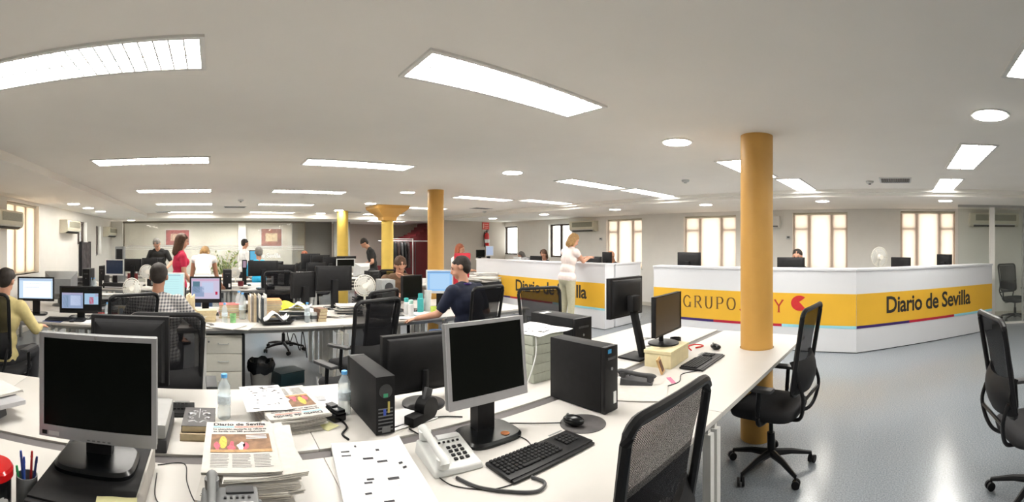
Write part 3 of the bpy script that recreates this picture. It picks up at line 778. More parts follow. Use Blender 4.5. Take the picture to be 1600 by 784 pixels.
def make_keyboard(indiv, body=BLACK, keym=BLACK2):
    def f():
        t = thing('keyboard', '', 'keyboard')
        B().box((0, -.005, .009), (.45, .155, .014), bev=.004).box((0, -.088, .007), (.44, .02, .010), bev=.003).obj('keyboard_body', body, t)
        B().bb(.12, .2, .075, .085, .0162, .0172).obj('status_strip', MGREY, t)
        if indiv:
            k0 = None; k1 = None
            for x, y, w_ in key_layout():
                if w_ > .05: B().box((x, y, .0195), (w_, .016, .007), bev=.002, seg=1).obj('key', keym, t); continue
                if k0 is None: k0 = B().box((0, 0, 0), (w_, .016, .007), bev=.0022, seg=1).obj('key', keym, t, (x, y, .0195))
                else: k = k0.copy(); COL.objects.link(k); k.location = (x, y, .0195)
        else:
            b = B()
            for x, y, w_ in key_layout(): b.box((x, y, .0195), (w_, .016, .007))
            tag(b.obj('keys', keym, t), kind='stuff')
        return t
    return f
def keyboard(label, x, y, rz, near=False, z=.75, light=False):
    return put('kb%d%d' % (near, light), make_keyboard(near, LGREY if light else BLACK, WSTEEL if light else BLACK2), label, (x, y, z), rz)
def make_mouse():
    t = thing('computer_mouse', '', 'mouse')
    B().blob((0, 0, .012), (.031, .055, .024), u=18, v=10).obj('mouse_shell', BGLOSS, t)
    B().cyl((-.004, .03, .033), (.004, .03, .033), .007).obj('scroll_wheel', MGREY, t)
    return t
def mouse(label, x, y, rz, z=.7505):
    o = put('mouse', make_mouse, label, (x, y, z + .012), rz); return o
def make_bottle(h=.22, r=.032, lab=True):
    def f():
        t = thing('water_bottle', '', 'bottle')
        k = h / .22
        B().lathe([(r * .8, 0), (r, .006), (r, .05 * k), (r * .94, .06 * k), (r, .07 * k), (r, .12 * k), (r * .94, .13 * k), (r, .14 * k), (r * .9, .165 * k), (r * .5, .19 * k), (.013, .2 * k), (.013, .205 * k)], n=20).obj('bottle_body', WATER, t)
        B().lathe([(.0155, .2 * k + .0005), (.0155, .2 * k + .016), (.013, .2 * k + .018)], n=16).obj('cap', PBLUE, t)
        if lab: B().lathe([(r * 1.01, .075 * k), (r * 1.01, .115 * k)], n=20).obj('bottle_label', mat('bottle_label_pale', (.62, .70, .76), .5, noise=.25, nscale=60), t)
        return t
    return f
def bottle(label, x, y, big=False, z=.75): return put('bottle%d' % big, make_bottle(.31, .042) if big else make_bottle(), label, (x, y, z), 0)
def make_fan(dark=False):
    def f():
        t = thing('desk_fan', '', 'fan')
        c = V((0, 0, .31)); m_ = mat('fan_white', (.74, .72, .66), .4, noise=.02); wire = m_
        B().lathe([(.08, 0), (.08, .015), (.05, .03), (.02, .035)], n=24).obj('base', m_, t)
        B().cyl((0, .02, .035), (0, .035, .26), .014).obj('stand', m_, t)
        B().cyl((0, .0, .31), (0, .09, .31), .04, .03, 16).obj('motor_housing', m_, t)
        for s, nm in ((-.045, 'front_grille'), (.03, 'rear_grille')):
            b = B()
            for r_ in (.135, .11, .08, .05):
                off = s * (1 - (r_ / .15) ** 2 * .6)
                b.tube([(r_ * math.cos(a), off if r_ < .13 else s * .35, .31 + r_ * math.sin(a)) for a in [2 * PI * k / 24 for k in range(24)]], .005 if r_ > .13 else .0026, 5, True)
            for k in range(36):
                a = 2 * PI * k / 36
                b.tube([(.03 * math.cos(a), s, .31 + .03 * math.sin(a)), (.09 * math.cos(a), s * .8, .31 + .09 * math.sin(a)), (.134 * math.cos(a), s * .35, .31 + .134 * math.sin(a))], .0019, 4)
            b.obj(nm, wire, t)
        B().cyl((0, -.05, .31), (0, -.044, .31), .035, n=20).obj('hub_badge', m_, t)
        bl = mat('fan_blade', (.62, .63, .62), .3, noise=.03)
        for k in range(3):
            a0 = 2 * PI * k / 3
            B().sheet(lambda u, v: V(((.02 + .10 * v) * math.cos(a0 + (u - .5) * 1.8), -.012 + .022 * (u - .5), .31 + (.02 + .10 * v) * math.sin(a0 + (u - .5) * 1.8))), 6, 4, .002).obj('fan_blade', bl, t, fix=False)
        return t
    return f
def fan(label, x, y, rz, z=.75): return put('fan', make_fan(), label, (x, y, z), rz)
def make_book(w_, d, h, cm, pm=BEIGE):
    def f():
        t = thing('book', '', 'book')
        B().bb(-w_ / 2 + .003, w_ / 2 - .004, -d / 2 + .004, d / 2 - .004, .002, h - .002).obj('page_block', pm, t)
        B().bb(-w_ / 2, w_ / 2, -d / 2, d / 2, 0, .0018).bb(-w_ / 2, w_ / 2, -d / 2, d / 2, h - .0018, h).bb(-w_ / 2, -w_ / 2 + .0028, -d / 2, d / 2, .0018, h - .0018).obj('cover', cm, t)
        return t
    return f
PALE = [mat('cover_%d' % i, c, .5, noise=.12, nscale=25) for i, c in enumerate([(.62, .60, .56), (.50, .10, .09), (.18, .24, .34), (.72, .70, .66), (.35, .30, .24), (.78, .76, .72), (.08, .09, .10), (.55, .45, .30)])]
def book(label, x, y, z, rz=0, w_=.15, d=.21, h=.02, cm=None, group=None, name='book'):
    cm = cm or R.choice(PALE); key = ('book', w_, d, h, cm.name)
    return put(key, make_book(w_, d, h, cm), label, (x, y, z), rz, group)
def pile(label, x, y, z, n, group, w_=.22, d=.30, h=.012, jit=.25, mats=None, cat='magazine', name='magazine'):
    """a heap of magazines or papers, each a thing of its own"""
    for i in range(n):
        mt = R.choice(mats or PALE)
        b = B(); b.sheet(lambda u, v: V(((u - .5) * w_, (v - .5) * d, h * .5 + .004 * math.sin(u * 5 + i) * (v))), 4, 4, h * .45)
        o = b.obj(name, mt, None, (x + R.uniform(-.015, .015), y + R.uniform(-.015, .015), z + h * (i + .45)), R.uniform(-jit, jit), fix=False)
        tag(o, label, cat, group)
    return z + h * (n + .6)
def uprights(label, x0, y, z, n, group, h=.28, d=.20, th=.014, mats=None):
    """magazines or folders standing in a row"""
    x = x0
    for i in range(n):
        t_ = th * R.uniform(.6, 1.3); hh = h * R.uniform(.88, 1.03)
        o = B().bb(0, t_ - .001, -d / 2, d / 2, 0, hh, .0015).obj('folder', R.choice(mats or PALE), None, (x, y, z), R.uniform(-.03, .03))
        tag(o, label, 'folder', group); x += t_ + .002
    return x
def cup(label, x, y, m, r=.035, h=.09, z=.75, pens=0):
    t = thing('pen_cup' if pens else 'cup', label, 'pen cup' if pens else 'cup', (x, y, z))
    B().lathe([(r * .85, 0), (r, h), (r * .92, h), (r * .8, .006), (.001, .005)], n=18).obj('cup_body', m, t)
    return t
def flat_sheet(label, x, y, z, rz=0, w_=.21, d=.297, m=PAPER, curl=.004, cat='paper', name='paper_sheet', marks=None, group=None):
    b = B().sheet(lambda u, v: V(((u - .5) * w_, (v - .5) * d, curl * (math.sin(u * 4) ** 2 + .6 * math.sin(v * 5 + 1) ** 2) + .0012)), 8, 8, .0008)
    t = b.obj(name, m, None, (x, y, z), rz, fix=False); tag(t, label, cat, group)
    if marks:
        b = B()
        for (u, v, a, c) in marks:
            zz = curl * (math.sin(u * 4) ** 2 + .6 * math.sin(v * 5 + 1) ** 2) + .0024
            b.box(((u - .5) * w_, (v - .5) * d, zz), (a * w_, c * d, .0003))
        tag(b.obj('printed_marks', INK, t), kind='stuff')
    return t
# ================================================================== PEOPLE
HAIR_D = mat('hair_dark', (.018, .012, .009), .7, noise=.3, nscale=60)
HAIR_B = mat('hair_brown', (.07, .032, .015), .7, noise=.3, nscale=60)
HAIR_G = mat('hair_grey', (.13, .12, .11), .8, noise=.3, nscale=60)
HAIR_L = mat('hair_blond', (.30, .17, .06), .7, noise=.35, nscale=50)
HAIR_R = mat('hair_red', (.26, .07, .03), .7, noise=.3, nscale=50)
def finish(b, name, m, parent, vox, it=4):
    me = bpy.data.meshes.new(name); b.bm.to_mesh(me); b.bm.free(); me.materials.append(m)
    o = bpy.data.objects.new(name, me); COL.objects.link(o); o.parent = parent
    r = o.modifiers.new('remesh', 'REMESH'); r.mode = 'VOXEL'; r.voxel_size = vox; r.use_smooth_shade = True
    s = o.modifiers.new('smooth', 'SMOOTH'); s.factor = .5; s.iterations = it
    return o
def person(label, x, y, rz, sit=False, lean=0.0, curve=0.0, hp=0.0, hy=0.0, arms=None, shirt=None, sleeve=.6, pants=None, hair=HAIR_D, style='short', skin=SKIN,
           female=False, z=0.0, scale=1.0, bulk=1.0, vox=.009, collar=None, legs=None, kind='person', extra=None):
    """local +y is forward, +x the person's right; lean/curve/hp in radians, hp > 0 looks down"""
    t = thing(kind, label, 'person', (x, y, z), rz); t.scale = (scale,) * 3
    shirt = shirt or BLACK2; pants = pants or DENIM
    pz = .56 if sit else .93
    pel = V((0, 0, pz)) if not sit else V((0, -.03, pz))
    def dr(a): return V((0, math.sin(a), math.cos(a)))
    sp1 = pel + dr(lean) * .17; a2 = lean + curve * .6; sp2 = sp1 + dr(a2) * .17; a3 = lean + curve; nb = sp2 + dr(a3) * .17
    sw = .165 if female else .185
    side = V((1, 0, 0))
    sh = {s: nb - dr(a3) * .045 + side * (s * sw) for s in (-1, 1)}
    ah = a3 + hp; hd = nb + dr(a3 + hp * .5) * .09 + dr(ah) * .10
    hm = M.Translation(hd) @ M.Rotation(-ah, 4, 'X') @ M.Rotation(hy, 4, 'Z')
    hip = {s: pel + side * (s * .09) - V((0, 0, .02)) for s in (-1, 1)}
    if legs: leg = {s: [V(p) for p in legs[s]] for s in (-1, 1)}
    elif sit: leg = {s: [V((s * .13, .40, .53)), V((s * .13, .36, .085))] for s in (-1, 1)}
    else: leg = {s: [V((s * .10, .02, .49)), V((s * .11, -.02, .085))] for s in (-1, 1)}
    arms = arms or {}
    arm = {}
    for s in (-1, 1):
        if s in arms: arm[s] = [V(p) for p in arms[s]]
        elif sit: arm[s] = [sh[s] + V((s * .06, .06, -.27)), sh[s] + V((s * .0, .32, -.26))]
        else: arm[s] = [sh[s] + V((s * .055, -.02, -.28)), sh[s] + V((s * .06, .05, -.53))]
    k = bulk
    def torso(b, g=0.0, low=True, ext=1.0):
        rot = lambda a: M.Rotation(-a, 4, 'X')
        if low: b.blob(pel, ((.165 + g) * k * (1.05 if female else 1), .115 * k + g, .12 + g), rot(lean))
        b.blob(sp1 - dr(lean) * .02, ((.128 if female else .148) * k + g, .10 * k + g, .14 + g), rot(lean))
        b.blob(sp2 - dr(a2) * .01, ((.145 if female else .165) * k + g, .105 * k + g, .15 + g), rot(a2))
        b.blob(nb - dr(a3) * .09, ((.15 if female else .175) + g, .095 + g, .095 + g), rot(a3))
        b.capsule(sh[-1] - dr(a3) * .015, sh[1] - dr(a3) * .015, .056 + g, .056 + g)
        b.capsule(sh[-1] * .55 + nb * .45 , nb + dr(a3) * .01, .05 + g, .05 + g * .5); b.capsule(sh[1] * .55 + nb * .45, nb + dr(a3) * .01, .05 + g, .05 + g * .5)
        if female:
            f = V((0, math.cos(a2), -math.sin(a2)))
            for s in (-1, 1): b.blob(sp2 + f * .075 + side * s * .07 + dr(a2) * .03, (.06 + g, .055 + g, .06 + g))
    b = B(); torso(b)
    b.capsule(nb - dr(a3) * .02, hd - dr(ah) * .05, .056, .052)
    # head with jaw, nose, ears
    H_ = lambda p: hm @ V(p)
    R3 = hm.to_3x3().to_4x4()
    b.blob(H_((0, -.008, .022)), (.076, .094, .092), R3, 18, 12); b.blob(H_((0, .022, -.045)), (.056, .064, .068), R3)
    b.blob(H_((0, .058, -.085)), (.026, .022, .022), R3)
    b.capsule(H_((0, .086, .005)), H_((0, .104, -.028)), .009, .014, 8)
    b.blob(H_((0, .083, .022)), (.045, .012, .010), R3)
    b.blob(H_((0, .084, -.052)), (.024, .012, .008), R3)
    for s in (-1, 1): b.blob(H_((s * .080, -.008, -.008)), (.010, .020, .030), R3)
    for s in (-1, 1):
        e, w_ = arm[s]
        b.capsule(sh[s], e, .050 * k, .038); b.capsule(e, w_, .038, .026)
        d = (w_ - e).normalized(); q = d.to_track_quat('Z', 'Y').to_matrix().to_4x4()
        T = M.Translation(w_) @ q
        b.blob(T @ V((0, 0, .05)), (.040, .017, .052), q)
        for i, (ox, L) in enumerate(((-.031, .062), (-.0105, .076), (.0105, .072), (.031, .056))):
            p0 = T @ V((ox, 0, .085)); p1 = T @ V((ox * 1.08, -.008, .085 + L * .5)); p2 = T @ V((ox * 1.05, -.026, .085 + L * .9))
            b.capsule(p0, p1, .0095, .009, 8); b.capsule(p1, p2, .009, .0078, 8)
        b.capsule(T @ V((s * -.026, -.004, .02)), T @ V((s * -.056, -.014, .058)), .012, .011, 8); b.capsule(T @ V((s * -.056, -.014, .058)), T @ V((s * -.058, -.024, .085)), .011, .009, 8)
        kn, an = leg[s]
        b.capsule(hip[s], kn, .080 * k, .054); b.capsule(kn, an, .054, .034)
        b.capsule(an, an + V((0, .14, -.045)), .034, .03)
    finish(b, 'body', skin, t, vox)
    # shirt
    b = B(); torso(b, .012)
    for s in (-1, 1):
        e, w_ = arm[s]
        if sleeve <= 1: b.capsule(sh[s], sh[s].lerp(e, sleeve), .062 * k, .055)
        else: b.capsule(sh[s], e, .062 * k, .050); b.capsule(e, e.lerp(w_, sleeve - 1), .050, .038)
    finish(b, 'shirt', shirt, t, .012, 3)
    if collar: 
        cc = nb + dr(a3) * .012; B().tube([cc + M.Rotation(-a3, 4, 'X') @ V((.072 * math.cos(a), .064 * math.sin(a), .006 * math.cos(a) ** 2)) for a in [2 * PI * j / 20 for j in range(20)]], .011, 6, True).obj('collar', collar, t)
    b = B()
    b.blob(pel - V((0, 0, .03)), (.172 * k, .122 * k, .125))
    for s in (-1, 1):
        kn, an = leg[s]
        b.capsule(hip[s], kn, .092 * k, .068); b.capsule(kn, kn.lerp(an, .93), .068, .055)
    finish(b, 'trousers', pants, t, .013, 3)
    for s in (-1, 1):
        an = leg[s][1]; b = B(); b.capsule(an + V((0, -.03, -.045)), an + V((0, .15, -.05)), .038, .034); b.capsule(an + V((0, -.02, -.03)), an + V((0, 0, .0)), .04, .042); finish(b, 'shoe', BLACK2, t, .012, 3)
    # hair
    if style != 'none':
        b = B()
        if style in ('short', 'bob', 'long', 'bun'):
            b.blob(H_((0, -.026, .036)), (.086, .096, .092), R3); b.blob(H_((0, -.05, .0)), (.080, .060, .080), R3)
            [b.capsule(H_((q * .014, .0, .098)), H_((q * .018, .066 - abs(q) * .006, .072 - abs(q) * .005)), .024, .016, 8) for q in (-3, -1, 1, 3)]
        if style == 'fringe':
            b.blob(H_((0, -.05, .0)), (.081, .058, .06), R3)
        if style in ('bob', 'long'):
            n_ = .12 if style == 'bob' else .20
            b.capsule(H_((0, -.055, .02)), H_((0, -.075, -n_)), .078, .062)
            for s in (-1, 1): b.capsule(H_((s * .060, -.015, .05)), H_((s * .066, -.02, -n_ * .95)), .036, .024)
        if style == 'bun': b.blob(H_((0, -.12, .05)), (.045, .045, .045), R3)
        finish(b, 'hair', hair, t, .010, 2)
    B().blob(H_((.030, .079, .004)), (.011, .006, .006), R3, 8, 6).obj('eye', INK, t); B().blob(H_((-.030, .079, .004)), (.011, .006, .006), R3, 8, 6).obj('eye', INK, t)
    B().box(H_((.030, .0845, .024)), (.03, .005, .005), rot=R3).obj('eyebrow', hair, t); B().box(H_((-.030, .0845, .024)), (.03, .005, .005), rot=R3).obj('eyebrow', hair, t)
    B().blob(H_((0, .091, -.052)), (.021, .005, .0055), R3, 10, 6).obj('mouth', mat('lips', (.38, .12, .10), .5, noise=.05), t)
    if extra == 'glasses':
        b = B()
        for s in (-1, 1): b.tube([H_((s * .032 + .021 * math.cos(a), .099, .002 + .016 * math.sin(a))) for a in [2 * PI * j / 14 for j in range(14)]], .002, 5, True); b.tube([H_((s * .053, .098, .005)), H_((s * .083, .0, .008))], .002, 5)
        b.tube([H_((-.011, .1, .004)), H_((.011, .1, .004))], .002, 5); b.obj('glasses', BLACK, t)
    return t
# ================================================================== RECEPTION COUNTERS
def counter(label, p0, p1, logo, th=.06, ledge=.30, returns=True, z1=1.24, parts=True, mi=(0, 0)):
    """front face runs p0 -> p1 as seen left to right by the camera; the ledge reaches back behind it"""
    p0, p1 = V((*p0, 0)), V((*p1, 0)); L = (p1 - p0).length; d = (p1 - p0).normalized()
    t = thing('reception_counter', label, 'counter', p0, math.atan2(d.y, d.x))     # local x along the face, +y away from viewer
    B().bb(0, L, 0, th, .012, z1 - .03).obj('front_panel', CWHITE, t)
    e = [.01 if not q else -.0005 for q in mi]
    B().prism([(-e[0] - mi[0] * .05 * 0, -.015), (L + e[1], -.015), (L + e[1] - mi[1], ledge), (-e[0] + mi[0], ledge)], z1 - .0295, z1).obj('counter_top', CWHITE, t)
    s0, s1 = (.12 if mi[0] else 0), (.12 if mi[1] else 0)
    B().bb(s0, s0 + .03, th, ledge - .02, .012, z1 - .03).obj('side_support', CWHITE, t); B().bb(L - .03 - s1, L - s1, th, ledge - .02, .012, z1 - .03).obj('side_support', CWHITE, t)
    B().bb(.01, L - .01, .012, th, 0, .0115).obj('plinth', BLACK2, t)
    if parts:
        k = z1 / 1.24
        B().bb(.002, L - .002, -.004, -.0003, .40 * k, .87 * k).obj('yellow_banner', YBAND, t)
        for i, m_ in enumerate((NAVY, CRIM, SKYB)):
            B().bb(.002 + (L - .004) * i / 3, .002 + (L - .004) * (i + 1) / 3 - .0002, -.004, -.0003, .36 * k, .3995 * k).obj('stripe', m_, t)
    return t, L
FACE = lambda x, z: M.Translation((x, -.0052, z)) @ M.Rotation(PI / 2, 4, 'X')
INKB = mat('lettering_black', (.02, .018, .016), .5, noise=.1)
cR, LR = counter('white counter angled at the right with black Diario de Sevilla lettering', (6.37, .62), (7.99, -1.74), 0, mi=(.095, 0))
def tpar(px, p0, p1):
    a = phi(px); d = V((math.sin(a), math.cos(a))); p0, p1 = V(p0[:2]), V(p1[:2]); e = p1 - p0
    den = e.x * d.y - e.y * d.x
    return (-(p0.x * d.y - p0.y * d.x)) / den * e.length
a0, a1 = tpar(1385, (6.37, .62), (7.99, -1.74)), tpar(1516, (6.37, .62), (7.99, -1.74))
text('Diario de Sevilla', 'lettering', INKB, cR, a1 - a0, .26, FACE(a0, .555), .022, spacing=.95)
cM, LM = counter('long white counter behind the near column with grey and crimson lettering', (6.37, 4.02), (6.37, .62), 0, mi=(0, .095))
x0_, x1_ = tpar(1068, (6.37, 4.02), (6.37, .62)), tpar(1229, (6.37, 4.02), (6.37, .62))
# serif capitals drawn as strokes
GL = {'G': [[(.85, .80), (.62, .97), (.42, 1), (.15, .80), (.05, .5), (.15, .2), (.42, 0), (.65, .03), (.85, .2)], [(.85, .42), (.85, .0)], ['s', .72, 1.0, .42]],
      'R': [[(.18, 0), (.18, 1)], [(.18, 1), (.6, 1), (.78, .85), (.78, .68), (.6, .52), (.18, .52)], [(.45, .52), (.92, 0)], ['s', .02, .34, 0], ['s', .02, .3, 1], ['s', .8, 1.0, 0]],
      'U': [[(.16, 1), (.16, .3), (.3, .05), (.5, 0), (.7, .05), (.84, .3), (.84, 1)], ['s', 0, .32, 1], ['s', .68, 1, 1]],
      'P': [[(.2, 0), (.2, 1)], [(.2, 1), (.62, 1), (.82, .84), (.82, .64), (.62, .47), (.2, .47)], ['s', .04, .38, 0], ['s', .04, .3, 1]],
      'O': [[(.5, 1), (.2, .9), (.05, .5), (.2, .1), (.5, 0), (.8, .1), (.95, .5), (.8, .9), (.5, 1)]],
      'J': [[(.62, 1), (.62, .2), (.5, .0), (.3, -.03), (.2, .08)], ['s', .42, .82, 1]],
      'L': [[(.22, 1), (.22, 0)], [(.22, 0), (.85, 0), (.85, .2)], ['s', .05, .4, 1], ['s', .05, .3, 0]],
      'Y': [[(.08, 1), (.5, .5), (.92, 1)], [(.5, .5), (.5, 0)], ['s', -.04, .22, 1], ['s', .78, 1.04, 1], ['s', .34, .66, 0]]}
word = 'GRUPOJOLY'; wl = (x1_ - x0_) / 9.0
for i, ch in enumerate(word):
    b = B(); w_, h_ = wl * .76, .185; ox, oz = x0_ + i * wl, .575
    for st in GL[ch]:
        if st[0] == 's': b.bb(ox + st[1] * w_, ox + st[2] * w_, -.0058, -.0045, oz + st[3] * h_ - .004, oz + st[3] * h_ + .004); continue
        st = spline([(p[0], 0, p[1]) for p in st], 3) if len(st) > 3 else [V((p[0], 0, p[1])) for p in st]
        for p, q in zip(st, st[1:]):
            p = V((ox + p.x * w_, -.005, oz + p.z * h_)); q = V((ox + q.x * w_, -.005, oz + q.z * h_)); dd = q - p
            if dd.length < 1e-5: continue
            th_ = .010 + .017 * abs(dd.z) / dd.length
            b.box((p + q) / 2, (dd.length + .006, .001, th_), rot=M.Rotation(-math.atan2(dd.z, dd.x), 4, 'Y'))
    b.obj('letter', mat('letter_bronze', (.16, .09, .03), .5, noise=.1) if i < 5 else mat('letter_crimson', (.40, .03, .02), .5, noise=.1), cM)
# red swirl emblem right of the lettering
xe0, xe1 = tpar(1236, (6.37, 4.02), (6.37, .62)), tpar(1263, (6.37, 4.02), (6.37, .62))
ec, ew = (xe0 + xe1) / 2, (xe1 - xe0) / 2
pl = [(ew * math.cos(a), .115 * math.sin(a)) for a in [math.radians(q) for q in range(50, 322, 12)]] + [(ew * .25, -.02), (-ew * .05, .02), (ew * .3, .05)]
B().prism(pl, 0, .001, FACE(ec, .72)).obj('emblem', mat('emblem_red', (.50, .02, .02), .5, noise=.05), cM)
cL, LL = counter('far left white counter where the woman leans, with black lettering partly hidden', (6.37, 9.3), (6.37, 5.1), 0)
a0, a1 = tpar(806, (6.37, 9.3), (6.37, 5.1)), tpar(917, (6.37, 9.3), (6.37, 5.1))
text('Diario de Sevilla', 'lettering', INKB, cL, a1 - a0, .26, FACE(a0, .555), .022, spacing=.95)
cS, LS = counter('short plain white end of the far left counter beside the gap', (6.69, 5.09), (7.55, 5.09), 0, ledge=.06, parts=False)
# work surfaces behind the counters
desk('white desk behind the long middle counter', 6.75, 7.5, 1.05, 4.0)
desk('white desk behind the far left counter', 6.75, 7.5, 5.35, 9.2)
t = desk('white desk behind the right angled counter', -.9, .9, -.28, .28); t.rotation_euler.z = math.atan2(-2.36, 1.62); t.location = (7.74, -.32, 0)

# ================================================================== NEAR BENCH (two rows back to back)
Y0, Y1, Y2, Y3 = .87, 1.685, 1.757, 2.56
xs = [-2.77, -1.17, .43, 2.03, 3.98]
nl = ['white desk at the bottom left corner of the photo', 'white near desk carrying the silver monitor on a black computer', 'white near desk carrying the beige telephone and long black keyboard', 'white near desk pierced by the amber column']
fl = ['white far-row desk at the left edge of the photo', 'white far-row desk with the silver patterned book', 'white far-row desk behind the second silver monitor', 'white far-row desk with the black monitor seen from behind']
for i in range(4):
    desk(nl[i], xs[i], xs[i + 1], Y0, Y1, 'far', hole=(3.43, 1.16, .142) if i == 3 else None)
    desk(fl[i], xs[i], xs[i + 1], Y2, Y3)

# silver monitor on the black desktop computer
t = thing('desktop_computer', 'black computer lying flat under the large silver monitor', 'computer', (-.385, 1.43, .75), 0)
B().bb(-.165, .150, -.24, .21, .004, .098, .004).obj('case', BLACK2, t)
B().bb(.1505, .158, -.24, .21, .004, .096).obj('side_panel', mat('greige_panel', (.34, .32, .29), .5, noise=.05), t)
B().bb(-.165, .150, -.262, -.2405, .004, .094, .006).obj('front_panel', BLACK, t)
B().bb(-.14, .0, -.2645, -.2625, .06, .072).obj('disc_slot', DGREY, t)
monitor('large silver framed monitor with a dark screen at the left front', -.40, 1.43, .0, .415, .365, .925, SILVER, MGREY, SCREEN, None, 'rect', .8485, .017, .042, name='monitor', badge=True)
flat_sheet('pale yellow note on the black computer under the silver monitor', -.285, 1.235, .8485, .15, .12, .05, mat('sticky_note', (.72, .70, .38), .8, noise=.05), .002, name='sticky_note')
# pen holder
t = thing('pen_holder', 'dark grey desk caddy full of pens beside the red tin', 'pen holder', (-.605, 1.31, .75), .3)
b = B(); 
b.lathe([(.036, 0), (.036, .088), (.032, .088), (.030, .006), (.001, .006)], n=20).obj('holder_body', MGREY, t)
for (dx, dy, a, h_, mt, nm) in [(-.012, .01, .10, .15, mat('pen_blue', (.04, .10, .45), .3, noise=.05), 'blue pen'), (.006, .012, -.05, .155, mat('pen_red', (.55, .03, .03), .3, noise=.05), 'red pen'), (.016, -.004, -.15, .15, mat('pen_navy', (.02, .03, .12), .3, noise=.05), 'navy pen'),
                            (-.015, -.012, .15, .11, mat('pen_green', (.03, .42, .12), .3, noise=.05), 'green highlighter'), (.0, -.016, .02, .145, mat('pen_blue', (.04, .10, .45), .3), 'clear blue ballpoint')]:
    o = thing('pen', nm + ' standing in the dark grey desk caddy', 'pen', (-.605 + dx, 1.31 + dy, .758)); o.rotation_euler.y = -a
    B().cyl((0, 0, 0), (0, 0, h_ - .02), .0045, .0045, 8).obj('barrel', mt, o); B().cyl((0, 0, h_ - .0195), (0, 0, h_), .0052, .004, 8).obj('pen_cap', mt, o)
# red tin
t = thing('round_tin', 'round black tin with a glossy red lid at the left edge', 'tin', (-.70, 1.24, .75))
B().lathe([(.062, 0), (.066, .01), (.066, .10)], n=32).obj('tin_body', BGLOSS, t)
B().lathe([(.068, .1005), (.073, .104), (.073, .125), (.066, .134), (.04, .138), (.001, .139)], n=32).obj('lid', RED, t)
# telephones
def make_phone(body, keym, keyc, disp=None):
    def f():
        t = thing('telephone', '', 'telephone')      # handset on the left, keys right; faces -y
        def top(x, y): return .020 + .030 * (y + .10) / .20
        b = B(); poly = []
        a = b.ring([V((x, y, 0)) for x, y in ((-.09, -.10), (.09, -.10), (.09, .10), (-.09, .10))]); c = b.ring([V((x, y, top(x, y))) for x, y in ((-.085, -.095), (.085, -.095), (.085, .095), (-.085, .095))])
        b.bridge(a, c); b.cap(a, True); b.cap(c); bmesh.ops.bevel(b.bm, geom=list(b.bm.edges), offset=.007, segments=3, affect='EDGES', profile=.6)
        bo = b.obj('phone_body', body, t)
        hb = B(); pts = spline([(-.055, -.108, .046), (-.055, -.095, .056), (-.055, -.03, .063), (-.055, .04, .074), (-.055, .093, .082), (-.055, .110, .074)], 4)
        hb.tube(pts, [.019 - .006 * math.sin(PI * i / (len(pts) - 1)) for i in range(len(pts))], 12)
        hb.cyl((-.055, -.085, .027), (-.055, -.085, .056), .021, .023, 16).cyl((-.055, .085, .051), (-.055, .085, .080), .021, .023, 16)
        hb.obj('handset', body, t)
        for r in range(4):
            for c_ in range(3):
                x_, y_ = .005 + c_ * .022, .01 - r * .022
                B().box((x_, y_, top(x_, y_) + .0035), (.014, .012, .006), rot=M.Rotation(.173, 4, 'X'), bev=.0015, seg=1).obj('key', keym, t)
        for c_ in range(5):
            x_, y_ = -.015 + c_ * .018, .045; B().box((x_, y_, top(x_, y_) + .003), (.008, .006, .005), rot=M.Rotation(.173, 4, 'X')).obj('key', keym, t)
        x_, y_ = .03, .075; B().box((x_, y_, top(x_, y_) + .0035), (.085, .026, .005), rot=M.Rotation(.173, 4, 'X')).obj('display', disp or LGREY, t)
        return t
    return f
t = put('phone_w', make_phone(mat('phone_white', (.62, .63, .62), .4, noise=.02), BLACK2, None), 'pale grey corded telephone left of the long black keyboard', (.875, 1.475, .75), -.12); t.scale = (1.12,) * 3
t = make_phone(MGREY, DGREY, None, DGREY)(); t['label'] = 'dark grey desk telephone in front of the newspaper pile'; t.location = (.045, 1.255, .8005); t.rotation_euler.z = 0
book('thick grey notebook under the dark grey telephone', .045, 1.255, .75, 0, .20, .21, .05, MGREY, name='notebook')
flat_sheet('small white slip lying on the dark grey telephone', .085, 1.245, .846, .0, .055, .05, PAPER, .001)
t = make_phone(LGREY, mat('key_blue', (.10, .20, .45), .4, noise=.05), None)(); t['label'] = 'pale telephone with blue keys at the bottom left, behind the pen caddy'; t.location = (-.66, 1.10, .75); t.rotation_euler.z = .5
bottle('clear water bottle cut by the lower left edge of the photo', -.79, 1.13)

